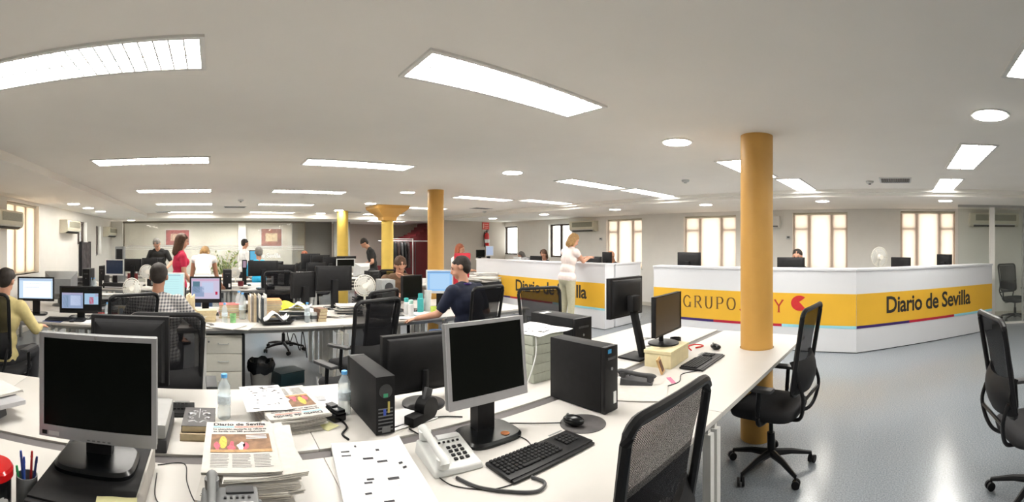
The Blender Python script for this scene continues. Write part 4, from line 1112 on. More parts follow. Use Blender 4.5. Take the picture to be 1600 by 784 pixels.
# ------------------------------------------------ newspapers
def front_page(par, z, w_, d, big=True):
    """printed front page lying face up, head towards +y"""
    T = lambda x, y: M.Translation((x, y, z))
    text('Diario de Sevilla', 'masthead', INK, par, w_ * .80, .026, T(-w_ * .40, d * .40), .025, .0003)
    B().bb(-w_ * .41, w_ * .1, d * .355, d * .385, z, z + .0003).obj('banner_strip', mat('print_skyblue', (.30, .52, .62), .8, noise=.3, nscale=90), par)
    B().bb(w_ * -.08, w_ * .36, d * .352, d * .382, z + .0004, z + .0006).obj('banner_strip', mat('print_salmon', (.62, .26, .22), .8, noise=.35, nscale=90), par)
    text('La atención sanitaria se refuerza', 'headline', INK, par, w_ * .80, .014, T(-w_ * .40, d * .300), .03, .0003)
    text('en Sevilla con 285 profesionales', 'headline', INK, par, w_ * .78, .014, T(-w_ * .40, d * .247), .03, .0003)
    B().bb(-w_ * .42, w_ * .42, -d * .17, d * .20, z, z + .0003).obj('photo_print', mat('print_photo_brown', (.20, .11, .06), .7, noise=.4, nscale=30), par)
    B().prism([(w_ * (-.25 + .055 * math.cos(a)), d * (.03 + .125 * math.sin(a))) for a in [2 * PI * k / 20 for k in range(20)]], z + .0004, z + .0006).obj('photo_figure', mat('print_gold', (.62, .40, .06), .7, noise=.3, nscale=120), par)
    for cx_, r_, mt in ((-.13, .05, mat('print_rose', (.60, .10, .14), .7, noise=.3, nscale=120)), (-.33, .04, mat('print_rose', (0, 0, 0))), (.0, .05, PAPER), (.06, .04, mat('print_rose', (0, 0, 0)))):
        B().prism([(w_ * (cx_ + r_ * (1 + .35 * math.sin(3 * a + cx_ * 20)) * math.cos(a)), d * (-.06 + .085 * (1 + .3 * math.sin(2 * a + cx_ * 9)) * math.sin(a))) for a in [2 * PI * k / 20 for k in range(20)]], z + .0007, z + .0009).obj('photo_figure', mt, par)
    B().bb(-w_ * .42, w_ * .42, -d * .17, -d * .12, z + .0010, z + .0012).obj('photo_figure', mat('print_tan', (.45, .27, .12), .7, noise=.3, nscale=60), par)
    for k in range(3): B().bb(w_ * .08, w_ * .38, d * (.155 - k * .03), d * (.17 - k * .03), z + .0013, z + .0014).obj('photo_caption', PAPER, par)
    b = B()
    for c_ in range(3):
        for r_ in range(9):
            L = R.uniform(.20, .25); b.bb(w_ * (-.41 + c_ * .285), w_ * (-.41 + c_ * .285 + L), d * (-.215 - r_ * .026), d * (-.2075 - r_ * .026), z, z + .0003)
    tag(b.obj('body_text', mat('print_grey', (.22, .22, .22), .8, noise=.5, nscale=400), par), kind='stuff')
def newspaper(label, x, y, z, rz, w_=.28, d=.41, th=.010, group=None, page=False, sag=0.0):
    t = thing('newspaper', label, 'newspaper', (x, y, z), rz, group)
    b = B(); n = 3
    for i in range(n):
        zz = th * i / n; o = R.uniform(-.004, .004)
        b.sheet(lambda u, v: V(((u - .5) * w_ + o, (v - .5) * d + o, zz + th / n * .8 + (0 if page and i == n - 1 else .0015 * math.sin(u * 7 + v * 4 + i)) - sag * (u * u))), 8, 8, th / n * .75)
    b.obj('folded_sheets', NEWS, t, fix=False)
    if page: front_page(t, th * .93 + .0008, w_, d)
    return t
px_, py_ = .125, 1.60
z = .75
for i in range(9):
    newspaper('folded newspaper in the tall pile under the front page, near the dark telephone', px_ + R.uniform(-.03, .045), py_ - .0 + R.uniform(-.025, .02), z, R.uniform(-.12, .08), th=.0115, group='newspapers in the near pile'); z += .0118
newspaper('top newspaper of the near pile with masthead and colour photo facing up', px_ - .03, py_ + .0, z + .001, -.03, .262, .40, th=.010, page=True)
pz2 = .75
for i in range(6):
    newspaper('folded newspaper in the second pile, under the crossword-like sheet', .34 + R.uniform(-.02, .03), 2.13 + R.uniform(-.02, .02), pz2, .15 + R.uniform(-.12, .08), th=.011, group='newspapers in the far pile'); pz2 += .0113
tt = newspaper('upside-down front page newspaper on top of the second pile', .355, 2.12, pz2 + .001, PI + .12, .29, .42, th=.009, page=True)
mk = [(R.uniform(.12, .9), R.uniform(.08, .92), R.uniform(.02, .14), R.uniform(.012, .03)) for _ in range(26)]
flat_sheet('white page proof with small black blocks on the second newspaper pile', .245, 2.17, pz2 + .0135, .05, .215, .36, PAPER, .003, marks=mk)
# open bound proofs at the bottom centre
o = thing('proof_sheets', 'thick white stack of page proofs with black blocks, curling at its right edge', 'paper stack', (.575, 1.455, .75), -.17)
B().sheet(lambda u, v: V(((u - .5) * .29, (v - .5) * .56, .020 + .03 * max(0, u - .8) ** 1.0 * 2 + .003 * math.sin(v * 6))), 16, 8, .018).obj('sheets', PAPER, o, fix=False)
b = B()
for (u, v, a, c) in [(.17, .86, .12, .02), (.17, .80, .13, .02), (.33, .93, .03, .03), (.62, .85, .05, .03), (.45, .74, .14, .026), (.62, .68, .14, .026), (.84, .62, .05, .025), (.86, .55, .05, .025), (.66, .44, .14, .028), (.38, .46, .09, .02), (.34, .42, .1, .02), (.3, .3, .08, .02), (.5, .2, .12, .02)]:
    b.box(((u - .5) * .29, (v - .5) * .56, .0215 + .03 * max(0, u - .8) * 2 + .003 * math.sin(v * 6)), (a * .29, c * .56, .0004), rot=M.Rotation(-.2 if u > .8 else 0, 4, 'Y'))
tag(b.obj('printed_block', INK, o), kind='stuff')
b = B()
for i in range(9):
    for j in range(4):
        if R.random() < .75: u, v = .15 + j * .17 + R.uniform(0, .05), .08 + i * .1; b.box(((u - .5) * .29, (v - .5) * .56, .0212 + .003 * math.sin(v * 6)), (.035, .030, .0003))
tag(b.obj('faint_print', mat('faint_print', (.70, .70, .71), .8, noise=.1), o), kind='stuff')

# ------------------------------------------------ second silver monitor, keyboard, mouse
monitor('silver framed monitor with a dark screen beside the long black keyboard', 1.135, 1.55, -.02, .42, .36, .905, SILVER, MGREY, SCREEN, None, 'rect', .75, .017, .038, tilt=.10, yaw=0)
t = thing('round_sticker', 'small orange and white sticker on the black monitor base', 'sticker', (1.18, 1.50, .7752)); B().lathe([(.02, 0), (.02, .0006)], n=16).obj('sticker_disc', ORANGE, t); 
keyboard('long black keyboard lying in front of the silver monitor at the centre', 1.195, 1.285, .0, True)
t = thing('mouse_mat', 'round dark grey mouse mat beside the upright black computer', 'mouse mat', (1.545, 1.37, .75)); B().lathe([(.108, 0), (.11, .001), (.11, .003), (.108, .004)], n=40).obj('mat_disc', mat('mat_grey', (.055, .05, .05), .6, noise=.4, nscale=12), t)
mouse('glossy black mouse on the round mouse mat', 1.495, 1.385, .3, .7545)
tower('upright slim black computer beside the round mouse mat', 1.745, 1.555, 0, .105, .38, .335, badge=True)
# cables on the near bench
cable('black mouse cable running behind the second silver monitor', [(1.47, 1.44, .758), (1.36, 1.55, .754), (1.28, 1.62, .753), (1.2, 1.66, .753)])
cable('thin black cable beside the keyboard of the silver monitor', [(1.22, 1.37, .753), (1.24, 1.45, .753), (1.20, 1.6, .753), (1.15, 1.66, .753)], .002)
cable('coiled dark grey telephone cord at the bottom centre', [(.83, 1.34, .757), (.86, 1.25, .756), (.92, 1.17, .757), (1.0, 1.10, .757), (1.06, 1.12, .757), (1.05, 1.18, .757)], .006, 'cord', DGREY)
cable('thin black telephone cable looping under the keyboard', [(.78, 1.38, .753), (.80, 1.30, .753), (.90, 1.21, .753), (1.02, 1.19, .753)], .002)
cable('black cable curling from the small black charger to the proofs', [(.60, 2.0, .757), (.60, 1.92, .757), (.56, 1.86, .755), (.57, 1.80, .755)], .005)
cable('long black cable on the desk right of the large silver monitor', [(-.22, 1.66, .753), (-.12, 1.68, .753), (-.1, 1.55, .753), (-.06, 1.42, .753), (.0, 1.37, .753)], .002)
cable('second thin black cable lying near the newspaper pile', [(-.215, 1.6, .753), (-.2, 1.45, .753), (-.15, 1.38, .753), (-.06, 1.34, .753), (-.03, 1.28, .753)], .002)
cable('cable trailing down behind the red tin', [(-1.05, 1.95, .753), (-1.0, 1.82, .753), (-.93, 1.68, .753), (-.9, 1.5, .753)], .003)
cable('black cable hanging by the beige telephone', [(.86, 1.80, .756), (.88, 1.72, .754), (.90, 1.64, .754), (.87, 1.56, .756)], .003)
cable('black cable lying under the monitor stand across the far row', [(.80, 1.84, .757), (.9, 1.86, .755), (1.05, 1.86, .755), (1.15, 1.80, .755)], .003)

# ------------------------------------------------ far row of the near bench
monitor('large black monitor seen from behind, beyond the silver monitor at the left', -.46, 2.33, PI, .43, .37, .845, BLACK, BLACK2, depth=.09, base='rect')
keyboard('black keyboard behind the black case at the left', -.33, 2.22, .05)
t = thing('card_reader', 'grey document scanner half hidden by the silver monitor', 'scanner', (-.30, 1.93, .75), 0)
B().bb(-.10, .10, -.17, .15, .055, .115, .012).obj('lid', mat('lid_grey', (.34, .34, .33), .5, noise=.04), t); B().bb(-.105, .105, -.175, .155, 0, .0545, .008).obj('scanner_base', DGREY, t)
book('light brown paperback standing under the silver patterned book', -.075, 1.985, .75, -.02, .15, .22, .032, mat('book_tan', (.42, .33, .22), .6, noise=.1))
bk = book('black and silver patterned book on top of the brown paperback', -.072, 1.995, .7825, -.02, .145, .215, .030, mat('book_charcoal', (.05, .045, .045), .4, noise=.5, nscale=18))
SV = mat('silver_swirl', (.55, .55, .57), .3, .4, noise=.3, nscale=40)
b = B()
for s in (-1, 1):
    for (cx_, cy_, r_, w0) in ((.03, .02, .018, .007), (.035, -.025, .012, .006), (.018, .055, .012, .004)):
        b.tube([(s * (cx_ + r_ * (1 - .5 * k / 12) * math.cos(k * .45)), cy_ + r_ * (1 - .5 * k / 12) * math.sin(k * .45), .0302) for k in range(12)], [w0 * (1 - k / 14) for k in range(12)], 5)
    b.tube([(s * .004, -.07, .0302), (s * .02, -.05, .0302), (s * .045, -.06, .0302)], .003)
b.tube([(0, -.02, .0302), (0, .09, .0302)], .002)
b.obj('cover_pattern', SV, bk)
bottle('small water bottle with blue cap between the patterned book and newspapers', .045, 2.13)
bottle('small water bottle with blue cap beside the opened black computer', .640, 2.09)
flat_sheet('white sheet with a small grey picture right of the newspapers', .57, 2.36, .75, -.1, .21, .297, PAPER, .002)
flat_sheet('small grey printed picture lying on the white sheet', .545, 2.33, .7545, -.1, .11, .075, GREYINK, .001, name='picture_print')
flat_sheet('yellow note sticking out from under the second newspaper pile', .52, 1.97, .75, .6, .08, .08, mat('sticky_note', (.7, .7, .4)), .001, name='sticky_note')
t = thing('charger', 'small black charging cradle left of the opened computer', 'charger', (.575, 2.05, .75), .35)
B().box((0, 0, .02), (.07, .11, .04), bev=.008).box((0, -.01, .048), (.05, .10, .02), bev=.006).obj('cradle', BGLOSS, t); B().box((0, .02, .062), (.04, .05, .006)).obj('contact_plate', DGREY, t)
t = tower('black computer with open rear slots beside the water bottle', .742, 2.0, PI, .092, .41, .262)
b = B(); zr = .41 / 2 + .0065
for k, (mt, nm, x0, x1, z0, z1) in enumerate([(mat('port_green', (.05, .35, .18), .4, noise=.05), 'port', -.015, .02, .17, .2), (mat('port_blue', (.05, .1, .5), .4, noise=.05), 'port', .0, .02, .09, .14), (mat('port_yellow', (.55, .45, .12), .4, noise=.05), 'port', -.03, -.015, .10, .19), (MGREY, 'rear_plate', -.035, .03, .015, .06)]):
    B().bb(x0 * .6, x1 * .6, zr - .004, zr, z0, z0 + (z1 - z0) * .55).obj(nm, mt, t)
monitor('black monitor seen from behind, left of the second silver monitor', 1.07, 2.10, PI, .46, .31, .815, BLACK, BLACK2, depth=.06, base='disc')
t = thing('stand_hinge', 'black tilting stand with a round hinge beside white papers', 'stand', (.965, 1.87, .75), .4)
B().bb(-.10, .02, -.03, .03, .0, .045, .006).obj('foot', BLACK2, t); B().cyl((.03, -.03, .055), (.03, .03, .055), .055, n=24).obj('hinge_disc', BLACK, t); B().box((.03, 0, .10), (.05, .02, .10), rot=M.Rotation(.4, 4, 'Y'), bev=.005).obj('hinge_arm', DGREY, t)
flat_sheet('white sheets under the black stand on the far row', .90, 1.93, .7515, .15, .26, .20, PAPER, .003)
# left part of the far row
t = thing('laptop_riser', 'silver riser with two dark feet behind the red tin', 'riser', (-1.10, 1.92, .75), -.55)
B().box((0, 0, .085), (.36, .22, .025), bev=.008).obj('shelf_plate', SILVER, t)
for s in (-1, 1): B().box((s * .09 + .02, -.04, .036), (.035, .14, .07), rot=M.Rotation(.25, 4, 'X'), bev=.008).obj('foot', DGREY, t)
newspaper('newspaper with a colour photo on the silver riser at the left edge', -1.15, 1.96, .855, -.5, .34, .26, .012, page=False)
flat_sheet('colour picture printed on the newspaper at the left edge', -1.20, 1.92, .870, -.5, .19, .10, mat('print_photo_red', (.45, .14, .08), .7, noise=.5, nscale=25), .001, name='picture_print')
flat_sheet('loose newspaper page beside the riser at the left', -1.42, 2.1, .75, -.4, .3, .4, NEWS, .004)
keyboard('pale keyboard half hidden by the newspaper at the left edge', -1.28, 1.84, -.5, light=True)
# letter trays
for i in range(5):
    o = B().box((0, 0, .03), (.26, .34, .0555), bev=.003).obj('file_box', mat('pale_green_card', (.36, .38, .32), .7, noise=.06), None, (1.90 + R.uniform(-.006, .006), 2.14, .75 + i * .0575), R.uniform(-.03, .03))
    tag(o, 'pale green flat file box in the stack behind the upright black computer', 'file box', 'stacked green file boxes')
mk = [(R.uniform(.1, .9), R.uniform(.1, .9), R.uniform(.03, .12), R.uniform(.02, .05)) for _ in range(12)]
flat_sheet('white printed sheets on top of the stacked green file boxes', 1.92, 2.13, 1.041, .06, .32, .40, PAPER, .008, marks=mk)
cable('white cable hanging in front of the green file boxes', [(1.78, 1.96, 1.04), (1.76, 1.94, .93), (1.66, 1.90, .80), (1.60, 1.88, .755)], .004, m=LGREY)
tower('black computer tower behind the stacked green file boxes', 2.25, 2.22, 0, .17, .44, .345)
flat_sheet('white label sheet on top of the black tower', 2.22, 2.34, 1.096, .1, .09, .05, PAPER, .001)
monitor('black monitor on an adjustable stand seen from behind, centre right', 2.71, 1.98, PI, .42, .30, 1.05, BLACK, BLACK2, depth=.06, base='arm')
t = thing('document_folder', 'large open white folder beside the adjustable monitor stand', 'folder', (2.52, 2.25, .75), .3)
B().box((0, 0, .012), (.34, .26, .02), bev=.003).obj('folder_block', PAPER, t); B().box((0, .02, .05), (.34, .24, .006), rot=M.Rotation(.25, 4, 'X')).obj('open_cover', PAPER, t)
# beige box with small monitor
t = thing('storage_box', 'cream cardboard box used as a stand for the small dark monitor', 'box', (2.72, 1.60, .75), .12)
B().bb(-.17, .17, -.10, .10, 0, .095, .004).obj('box_body', mat('cream_card', (.66, .58, .36), .7, noise=.05), t); B().bb(-.174, .174, -.104, .104, .0955, .118, .003).obj('box_lid', mat('cream_card', (0, 0, 0)), t)
monitor('small dark monitor standing on the cream cardboard box', 2.77, 1.62, .10, .45, .285, .95, BLACK, BLACK2, mat('screen_brown', (.022, .014, .008), .35, noise=.1), None, 'disc', .8685, .008, .012)
t = thing('picture_card', 'orange-brown picture card leaning against the cream box', 'card', (2.46, 1.50, .75), .4)
B().box((0, 0, .05), (.10, .012, .10), rot=M.Rotation(-.35, 4, 'X')).obj('card_body', mat('card_orange', (.55, .34, .14), .6, noise=.2), t); B().box((-.005, -.008, .052), (.055, .004, .07), rot=M.Rotation(-.35, 4, 'X')).obj('card_print', mat('card_dark', (.12, .05, .03), .6, noise=.4), t)
keyboard('black keyboard lying beside the cream cardboard box', 2.83, 1.375, .05)
mouse('black mouse right of the far keyboard, near the column', 3.22, 1.44, -.4)
t = make_phone(DGREY, BLACK, None, DGREY)(); t['label'] = 'black telephone between the upright computer and the picture card'; t.location = (2.22, 1.52, .75); t.rotation_euler.z = .5
newspaper('newspaper lying flat right of the upright black computer', 2.05, 1.42, .75, .5, .28, .36, .008)
t = thing('camera_case', 'dark camera with straps on the desk behind the upright computer', 'camera', (2.10, 1.86, .75), .3)
B().box((0, 0, .04), (.13, .07, .08), bev=.012).obj('camera_body', BLACK2, t); B().cyl((0, -.036, .04), (0, -.08, .04), .03, .028, 18).obj('lens', BGLOSS, t); B().box((0, 0, .088), (.04, .04, .015), bev=.004).obj('viewfinder', BLACK, t)
t = cup('black pen cup behind the small dark monitor', 3.02, 1.70, BLACK, .045, .11)
flat_sheet('loose white papers behind the small dark monitor', 3.22, 1.98, .75, .5, .3, .24, PAPER, .02)
pile('white booklet in the small heap left of the near column', 3.3, 2.0, .75, 5, 'booklets left of the column', .2, .28, .008, .5, [PAPER, LGREY, PALE[5]])
cable('red lanyard curling beside the mouse near the column', [(3.1, 1.6, .753), (3.2, 1.68, .756), (3.3, 1.66, .754), (3.28, 1.58, .754), (3.18, 1.60, .757)], .006, 'lanyard', RED, 'lanyard')
cable('black cable from the upright computer to the far keyboard', [(2.2, 1.34, .753), (2.35, 1.30, .753), (2.5, 1.36, .753), (2.62, 1.30, .753)], .003)
t = thing('headphones', 'dark headphones lying by the papers left of the column', 'headphones', (3.1, 1.86, .75), .2)
B().tube([(.08 * math.cos(a), .08 * math.sin(a), .015) for a in [PI * k / 14 for k in range(15)]], .007).obj('headband', BLACK, t)
for s in (-1, 1): B().cyl((s * .08, 0, .002), (s * .08, 0, .03), .034, n=18).obj('ear_cup', BLACK2, t)
flat_sheet('small bright strip of pink paper beside the black telephone', 2.36, 1.36, .75, .8, .12, .03, mat('pink_paper', (.6, .15, .25), .7, noise=.05), .001)

# ------------------------------------------------ chairs around the near bench
t = make_chair(MESHF); t['label'] = 'black mesh chair pushed to the near desk, cut by the bottom edge'; t.location = (1.07, .915, 0)
chair('black mesh chair in profile beyond the near desk, beside the column', 2.98, .90, -.08)
chair('black mesh chair in profile cut by the right edge of the photo', 2.62, -.86, PI + .12)
chair('small distant black chair behind the glass screen at the far right', 8.95, -2.45, PI * .62)
chair('black mesh chair left of the drawer unit, behind the large black monitor', -.31, 2.97, .04)
chair('black mesh chair with armrest standing in the aisle behind the opened computer', 1.13, 3.42, .35)
chair('black mesh chair in the aisle in front of the far left counter lettering', 2.82, 2.86, PI - .3)
# ================================================================== SECOND BENCH
BY0, BY1, BY2, BY3 = 4.42, 5.17, 5.20, 5.95
bx = [-4.0 + .65, -1.75, -.15, 1.35, 2.6, 3.9]
bn = ['white desk of the man in the yellow shirt', 'white desk of the man in the checked shirt', 'white desk with the drawer unit and black paper tray', 'white desk behind the aisle chair', 'white desk of the man in navy']
for i in range(5):
    desk(bn[i], bx[i], bx[i + 1], BY0, BY1); desk(bn[i].replace('white desk', 'white rear desk facing that') if False else ['white rear desk with the big grey tube monitor', 'white rear desk with the two lit screens', 'white rear desk with the bright papers', 'white rear desk with the fan and beige computer', 'white rear desk ending at the newspaper heap'][i], bx[i], bx[i + 1], BY2, BY3)
# drawer unit
t = thing('drawer_unit', 'pale three-drawer pedestal under the second bench', 'drawer unit', (.085, 4.78, 0))
B().bb(-.195, .195, -.28, .30, .05, .66, .003).obj('carcass', mat('drawer_grey', (.58, .56, .50), .5, noise=.03), t)
for i, (z0, z1) in enumerate(((.48, .645), (.295, .473), (.06, .288))):
    d = B().bb(-.19, .19, -.30, -.2805, z0, z1, .002).obj('drawer', mat('drawer_front', (.64, .62, .55), .5, noise=.02), t)
    B().tube(spline([(-.05, -.3005, (z0 + z1) / 2 + .02), (-.045, -.325, (z0 + z1) / 2 + .018), (.045, -.325, (z0 + z1) / 2 + .018), (.05, -.3005, (z0 + z1) / 2 + .02)], 4), .005).obj('handle', LGREY, d)
B().cyl((-.15, -.301, .60), (-.15, -.306, .60), .010).obj('lock', MGREY, t)
for sx in (-1, 1):
    for sy in (-1, 1): B().cyl((sx * .15 - .01, sy * .22, .024), (sx * .15 + .01, sy * .22, .024), .024).obj('caster', BLACK2, t)
B().bb(.1955, .225, -.28, .30, .05, .66).obj('side_slot', BLACK2, t)
t = thing('waste_bin', 'grey waste bin lined with a black bag under the desk', 'bin', (.50, 4.72, 0))
B().lathe([(.10, 0), (.13, .32), (.125, .32), (.095, .01), (.001, .01)], n=24).obj('bin_body', mat('bin_grey', (.22, .215, .20), .6, noise=.05), t)
b = B(); prev = None
for r_, z_ in ((.134, .22), (.145, .27), (.15, .31), (.138, .345), (.118, .33), (.09, .25), (.06, .2)):
    rg = b.ring([V((r_ * (1 + .07 * math.sin(k * 2.3 + z_ * 30)) * math.cos(2 * PI * k / 22), r_ * (1 + .07 * math.sin(k * 2.3 + z_ * 30)) * math.sin(2 * PI * k / 22), z_ + .012 * math.sin(k * 1.7))) for k in range(22)])
    if prev: b.bridge(prev, rg)
    prev = rg
b.cap(prev); b.obj('bin_bag', BGLOSS, t, sharp=60)
t = thing('floor_box', 'dark teal box lying on the floor behind the waste bin', 'box', (.84, 5.0, 0), .4); B().bb(-.16, .16, -.12, .12, 0, .13, .01).obj('box_body', mat('dark_teal', (.012, .04, .05), .5, noise=.1), t); B().bb(-.162, .162, -.122, .122, .1305, .145, .004).obj('box_lid', mat('dark_teal', (0, 0, 0)), t)
t = thing('floor_socket', 'grey cable box standing on the floor by the aisle chair', 'cable box', (1.0, 4.15, 0), .3); B().bb(-.07, .07, -.05, .05, 0, .1, .008).obj('box_body', LGREY, t); B().bb(-.05, .05, -.0525, -.0505, .03, .07).obj('socket_plate', DGREY, t)
cable('tangle of black cables hanging under the second bench', [(.80, 4.9, .70), (.84, 4.85, .5), (.9, 4.9, .58), (.96, 4.85, .4), (1.0, 4.9, .60), (1.05, 4.9, .3)], .006)
chair('black mesh chair turned to the second bench, beside the white fan', 1.38, 4.02, .55)

# lit screens content
E = emis
def em(n, c, s=1.0): return E('screen_' + n, c, s)
DOC = em('doc', (.62, .78, .95), 1.0); DOCW = em('docwhite', (.80, .92, 1.0), 1.1); CYAN = em('cyan', (.62, .95, .97), .95); SKY = em('blue', (.32, .58, .92), 1.0)
vid = [('screen_window', em('v1', (.33, .42, .62), .9), .02, .56, .10, .78), ('screen_bar', em('v2', (.75, .45, .62), .9), .02, .56, .70, .78), ('screen_figure', em('v3', (.15, .28, .36), .8), .05, .18, .14, .66), ('screen_panel', em('v4', (.62, .70, .92), .9), .24, .5, .22, .66), ('screen_window', em('v5', (.42, .62, .82), .9), .60, .95, .28, .76), ('screen_figure', em('v6', (.65, .05, .12), .8), .72, .83, .30, .60), ('screen_badge', em('v6', (0, 0, 0)), .86, .95, .62, .74)]
doc = [('screen_bar', em('bar', (.45, .58, .80), .9), 0, 1, .90, .96), ('screen_page', em('page', (.90, .95, 1.0), 1.15), .12, .95, .05, .86), ('screen_text', em('ptext', (.62, .70, .80), .9), .16, .6, .55, .57), ('screen_text', em('ptext', (0, 0, 0)), .16, .8, .66, .68), ('screen_text', em('ptext', (0, 0, 0)), .16, .7, .74, .76)]
x_, y_ = AY(56, 4.86)[:2]; monitor('lit monitor with a white document, in front of the man in yellow', x_, y_, .25, .45, .29, .915, BLACK, BLACK2, DOC, doc)
x_, y_ = AY(126, 4.78)[:2]; monitor('black monitor showing two small video pictures', x_, y_, .18, .49, .31, .81, BLACK, BLACK2, BGLOSS, vid, 'rect')
x_, y_ = AY(84, 5.55)[:2]; crt('big grey tube monitor turned away behind the lit document screen', x_, y_ + .3, PI + .35, .46, .36, .86, base_z=.75)
x_, y_ = AY(264, 5.55)[:2]; monitor('silver framed monitor with a pale cyan page beside the checked shirt man', x_, y_, 0, .40, .37, .87, LGREY, LGREY, CYAN, [('screen_bar', em('cbar', (.35, .5, .62), .8), .1, .9, .93, .95)] + [('screen_text', em('ctext', (.5, .78, .82), .85), .2, .85, .15 + .09 * k, .158 + .09 * k) for k in range(8)], bez=.014, chin=.03)
x_, y_ = AY(321, 5.5)[:2]; monitor('black monitor with a pink and blue picture near the centre left', x_, y_, .0, .40, .33, .865, BLACK, BLACK2, em('pk', (.66, .60, .78), .95), [('screen_window', em('v1', (0, 0, 0)), .02, .45, .1, .6), ('screen_figure', em('v3', (0, 0, 0)), .05, .3, .3, .85), ('screen_panel', em('v4', (0, 0, 0)), .38, .78, .3, .8), ('screen_bar', em('v2', (0, 0, 0)), .02, .98, .88, .95), ('screen_figure', em('v6', (0, 0, 0)), .85, .93, .2, .35)], bez=.022, chin=.05, tilt=.05)
x_, y_ = AY(644, 4.98)[:2]; monitor('black monitor between the brown shirt man and the pale blue screen', x_, y_, .28, .34, .31, .90, BLACK, BLACK2, SCREEN, None, 'rect', bez=.014)
x_, y_ = AY(687, 5.02)[:2]; monitor('monitor with a pale blue screen facing the man in navy', x_, y_, .0 - .55, .36, .31, .955, LGREY, LGREY, SKY, [('screen_bar', em('sbar', (.2, .35, .6), .8), 0, 1, .92, .96), ('screen_page', em('spage', (.45, .68, .95), 1.0), .1, .9, .1, .86)], bez=.016)
x_, y_ = AY(521, 5.6)[:2]; monitor('wide black monitor seen from behind at the centre of the office', x_, y_, PI, .50, .33, .985, BLACK, BLACK2, base='rect')
x_, y_ = AY(473, 5.62)[:2]; monitor('black monitor seen from behind left of the wide one, with glossy clips', x_, y_, PI + .3, .36, .34, .90, BLACK, BLACK2, base='rect')
chair('black mesh chair facing the camera beyond the second bench, left of centre', 1.03, 6.50, PI * 1.03)
x_, y_ = AY(602, 5.45)[:2]; tb = tower('pale grey computer with round fan grilles facing the camera', x_, y_, PI, .18, .26, .38, mat('case_grey', (.28, .29, .29), .5, noise=.1))
for q_ in (.1, .27): B().cyl((0, .1345, q_), (0, .137, q_), .055, n=24).obj('fan_grille', DGREY, tb)
fan('white desk fan in front of the pale grey computer', AY(570, 5.35).x, 5.35, -.25).scale = (1.02,) * 3
fan('white desk fan left of the man in the checked shirt', AY(206, 5.45).x, 5.45, .1).scale = (.84, .84, .95)
# clutter of the yellow-shirt desk
keyboard('black keyboard in front of the monitor with two videos', AY(105, 4.60).x - .02, 4.62, .1)
mouse('black mouse beside a blue mat on the second bench, left', AY(98, 4.62).x + .42, 4.58, .3)
t = thing('mouse_mat', 'dark blue mouse mat on the desk of the man in yellow', 'mouse mat', (AY(88, 4.6).x, 4.52, .75)); B().bb(-.11, .11, -.08, .08, 0, .003, .001).obj('mat_sheet', mat('mat_blue', (.02, .03, .09), .7, noise=.1), t)
for px, l in ((112, 'black mobile phone beside the blue mouse mat'), (330, 'black television remote control near the drawer unit')):
    t = thing('mobile_phone' if px < 200 else 'remote_control', l, 'mobile phone' if px < 200 else 'remote control', (*AY(px, 4.56)[:2], .75), .3); B().box((0, 0, .008), (.05, .12, .015), bev=.004).obj('casing', BLACK, t); B().box((0, .01, .0165), (.04, .08, .0015)).obj('key_field', DGREY, t)
flat_sheet('white sheets at the front of the second bench, left of the big monitor', AY(150, 4.6).x, 4.6, .75, .1, .3, .21, PAPER, .002)
pile('dark folder in the heap between the grey tube monitor and the fan', AY(160, 5.3).x, 5.3, .75, 6, 'dark folders heap', .3, .22, .03, .3, [DGREY, BLACK2, PALE[6]])
pile('red and white magazine in the heap behind the checked shirt man', AY(172, 4.95).x, 4.95, .75, 9, 'magazines by the video monitor', .24, .30, .012, .2)
for i, px in enumerate((193, 201)):
    t = thing('framed_picture', ['small framed picture leaning left of the checked shirt man', 'pale card beside the small framed picture'][i], 'picture frame', (*AY(px, 4.75)[:2], .75), .1)
    B().box((0, 0, .08), (.12, .012, .16), rot=M.Rotation(-.15, 4, 'X')).obj('frame_body', BEIGE, t); B().box((0, -.008, .08), (.09, .004, .12), rot=M.Rotation(-.15, 4, 'X')).obj('picture', PALE[(i + 1) * 2 % 8], t)
bottle('small bottle with red label beside the video monitor', AY(168, 4.62).x, 4.62)
# centre clutter
uprights('brown file folder standing right of the cyan screen', AY(291, 5.1).x, 5.1, .75, 5, 'brown folders', .27, .22, .02, [BEIGE, mat('folder_brown', (.40, .29, .15), .7, noise=.1)])
pile('crumpled white paper in the heap right of the man in the checked shirt', AY(300, 4.72).x, 4.72, .75, 8, 'papers by the checked shirt man', .21, .29, .008, .6, [PAPER, PALE[5], PALE[0]])
for k in range(4): book('cream paperback in the stack under the picture monitor', AY(322, 4.85).x, 4.85, .75 + k * .0315, .1 * k - .1, .22, .16, .031, mat('book_cream', (.60, .50, .32), .7, noise=.08), 'cream paperbacks')
for k in range(7): book('white magazine in the stack left of the tall blue bottle', AY(361, 5.1).x, 5.1, .75 + k * .0225, R.uniform(-.15, .15), .28, .21, .022, [PALE[5], PALE[3], PALE[1], PALE[2]][k % 4], 'white magazines stack')
bottle('tall water bottle with blue tint beside the white magazines', AY(379, 4.97).x, 4.97, True)
bottle('tall water bottle just behind the other tall one', AY(374, 5.08).x - .0, 5.16, True)
bottle('small clear bottle with red top near the green carton', AY(351, 4.72).x, 4.72)
cup('green and white paper cup near the drawer unit', AY(364, 4.72).x, 4.72, mat('carton_green', (.25, .52, .22), .6, noise=.4, nscale=20), .035, .1)
t = thing('small_box', 'small blue and cream box below the picture monitor', 'box', (*AY(313, 4.62)[:2], .75), .2); B().bb(-.04, .04, -.03, .03, 0, .06, .003).obj('box_body', PBLUE, t); B().bb(-.041, .041, -.031, .031, .0605, .075, .002).obj('box_lid', BEIGE, t)
newspaper('open newspaper hanging over the desk edge above the drawer unit', AY(366, 4.50).x, 4.52, .75, 1.2, .34, .40, .006)
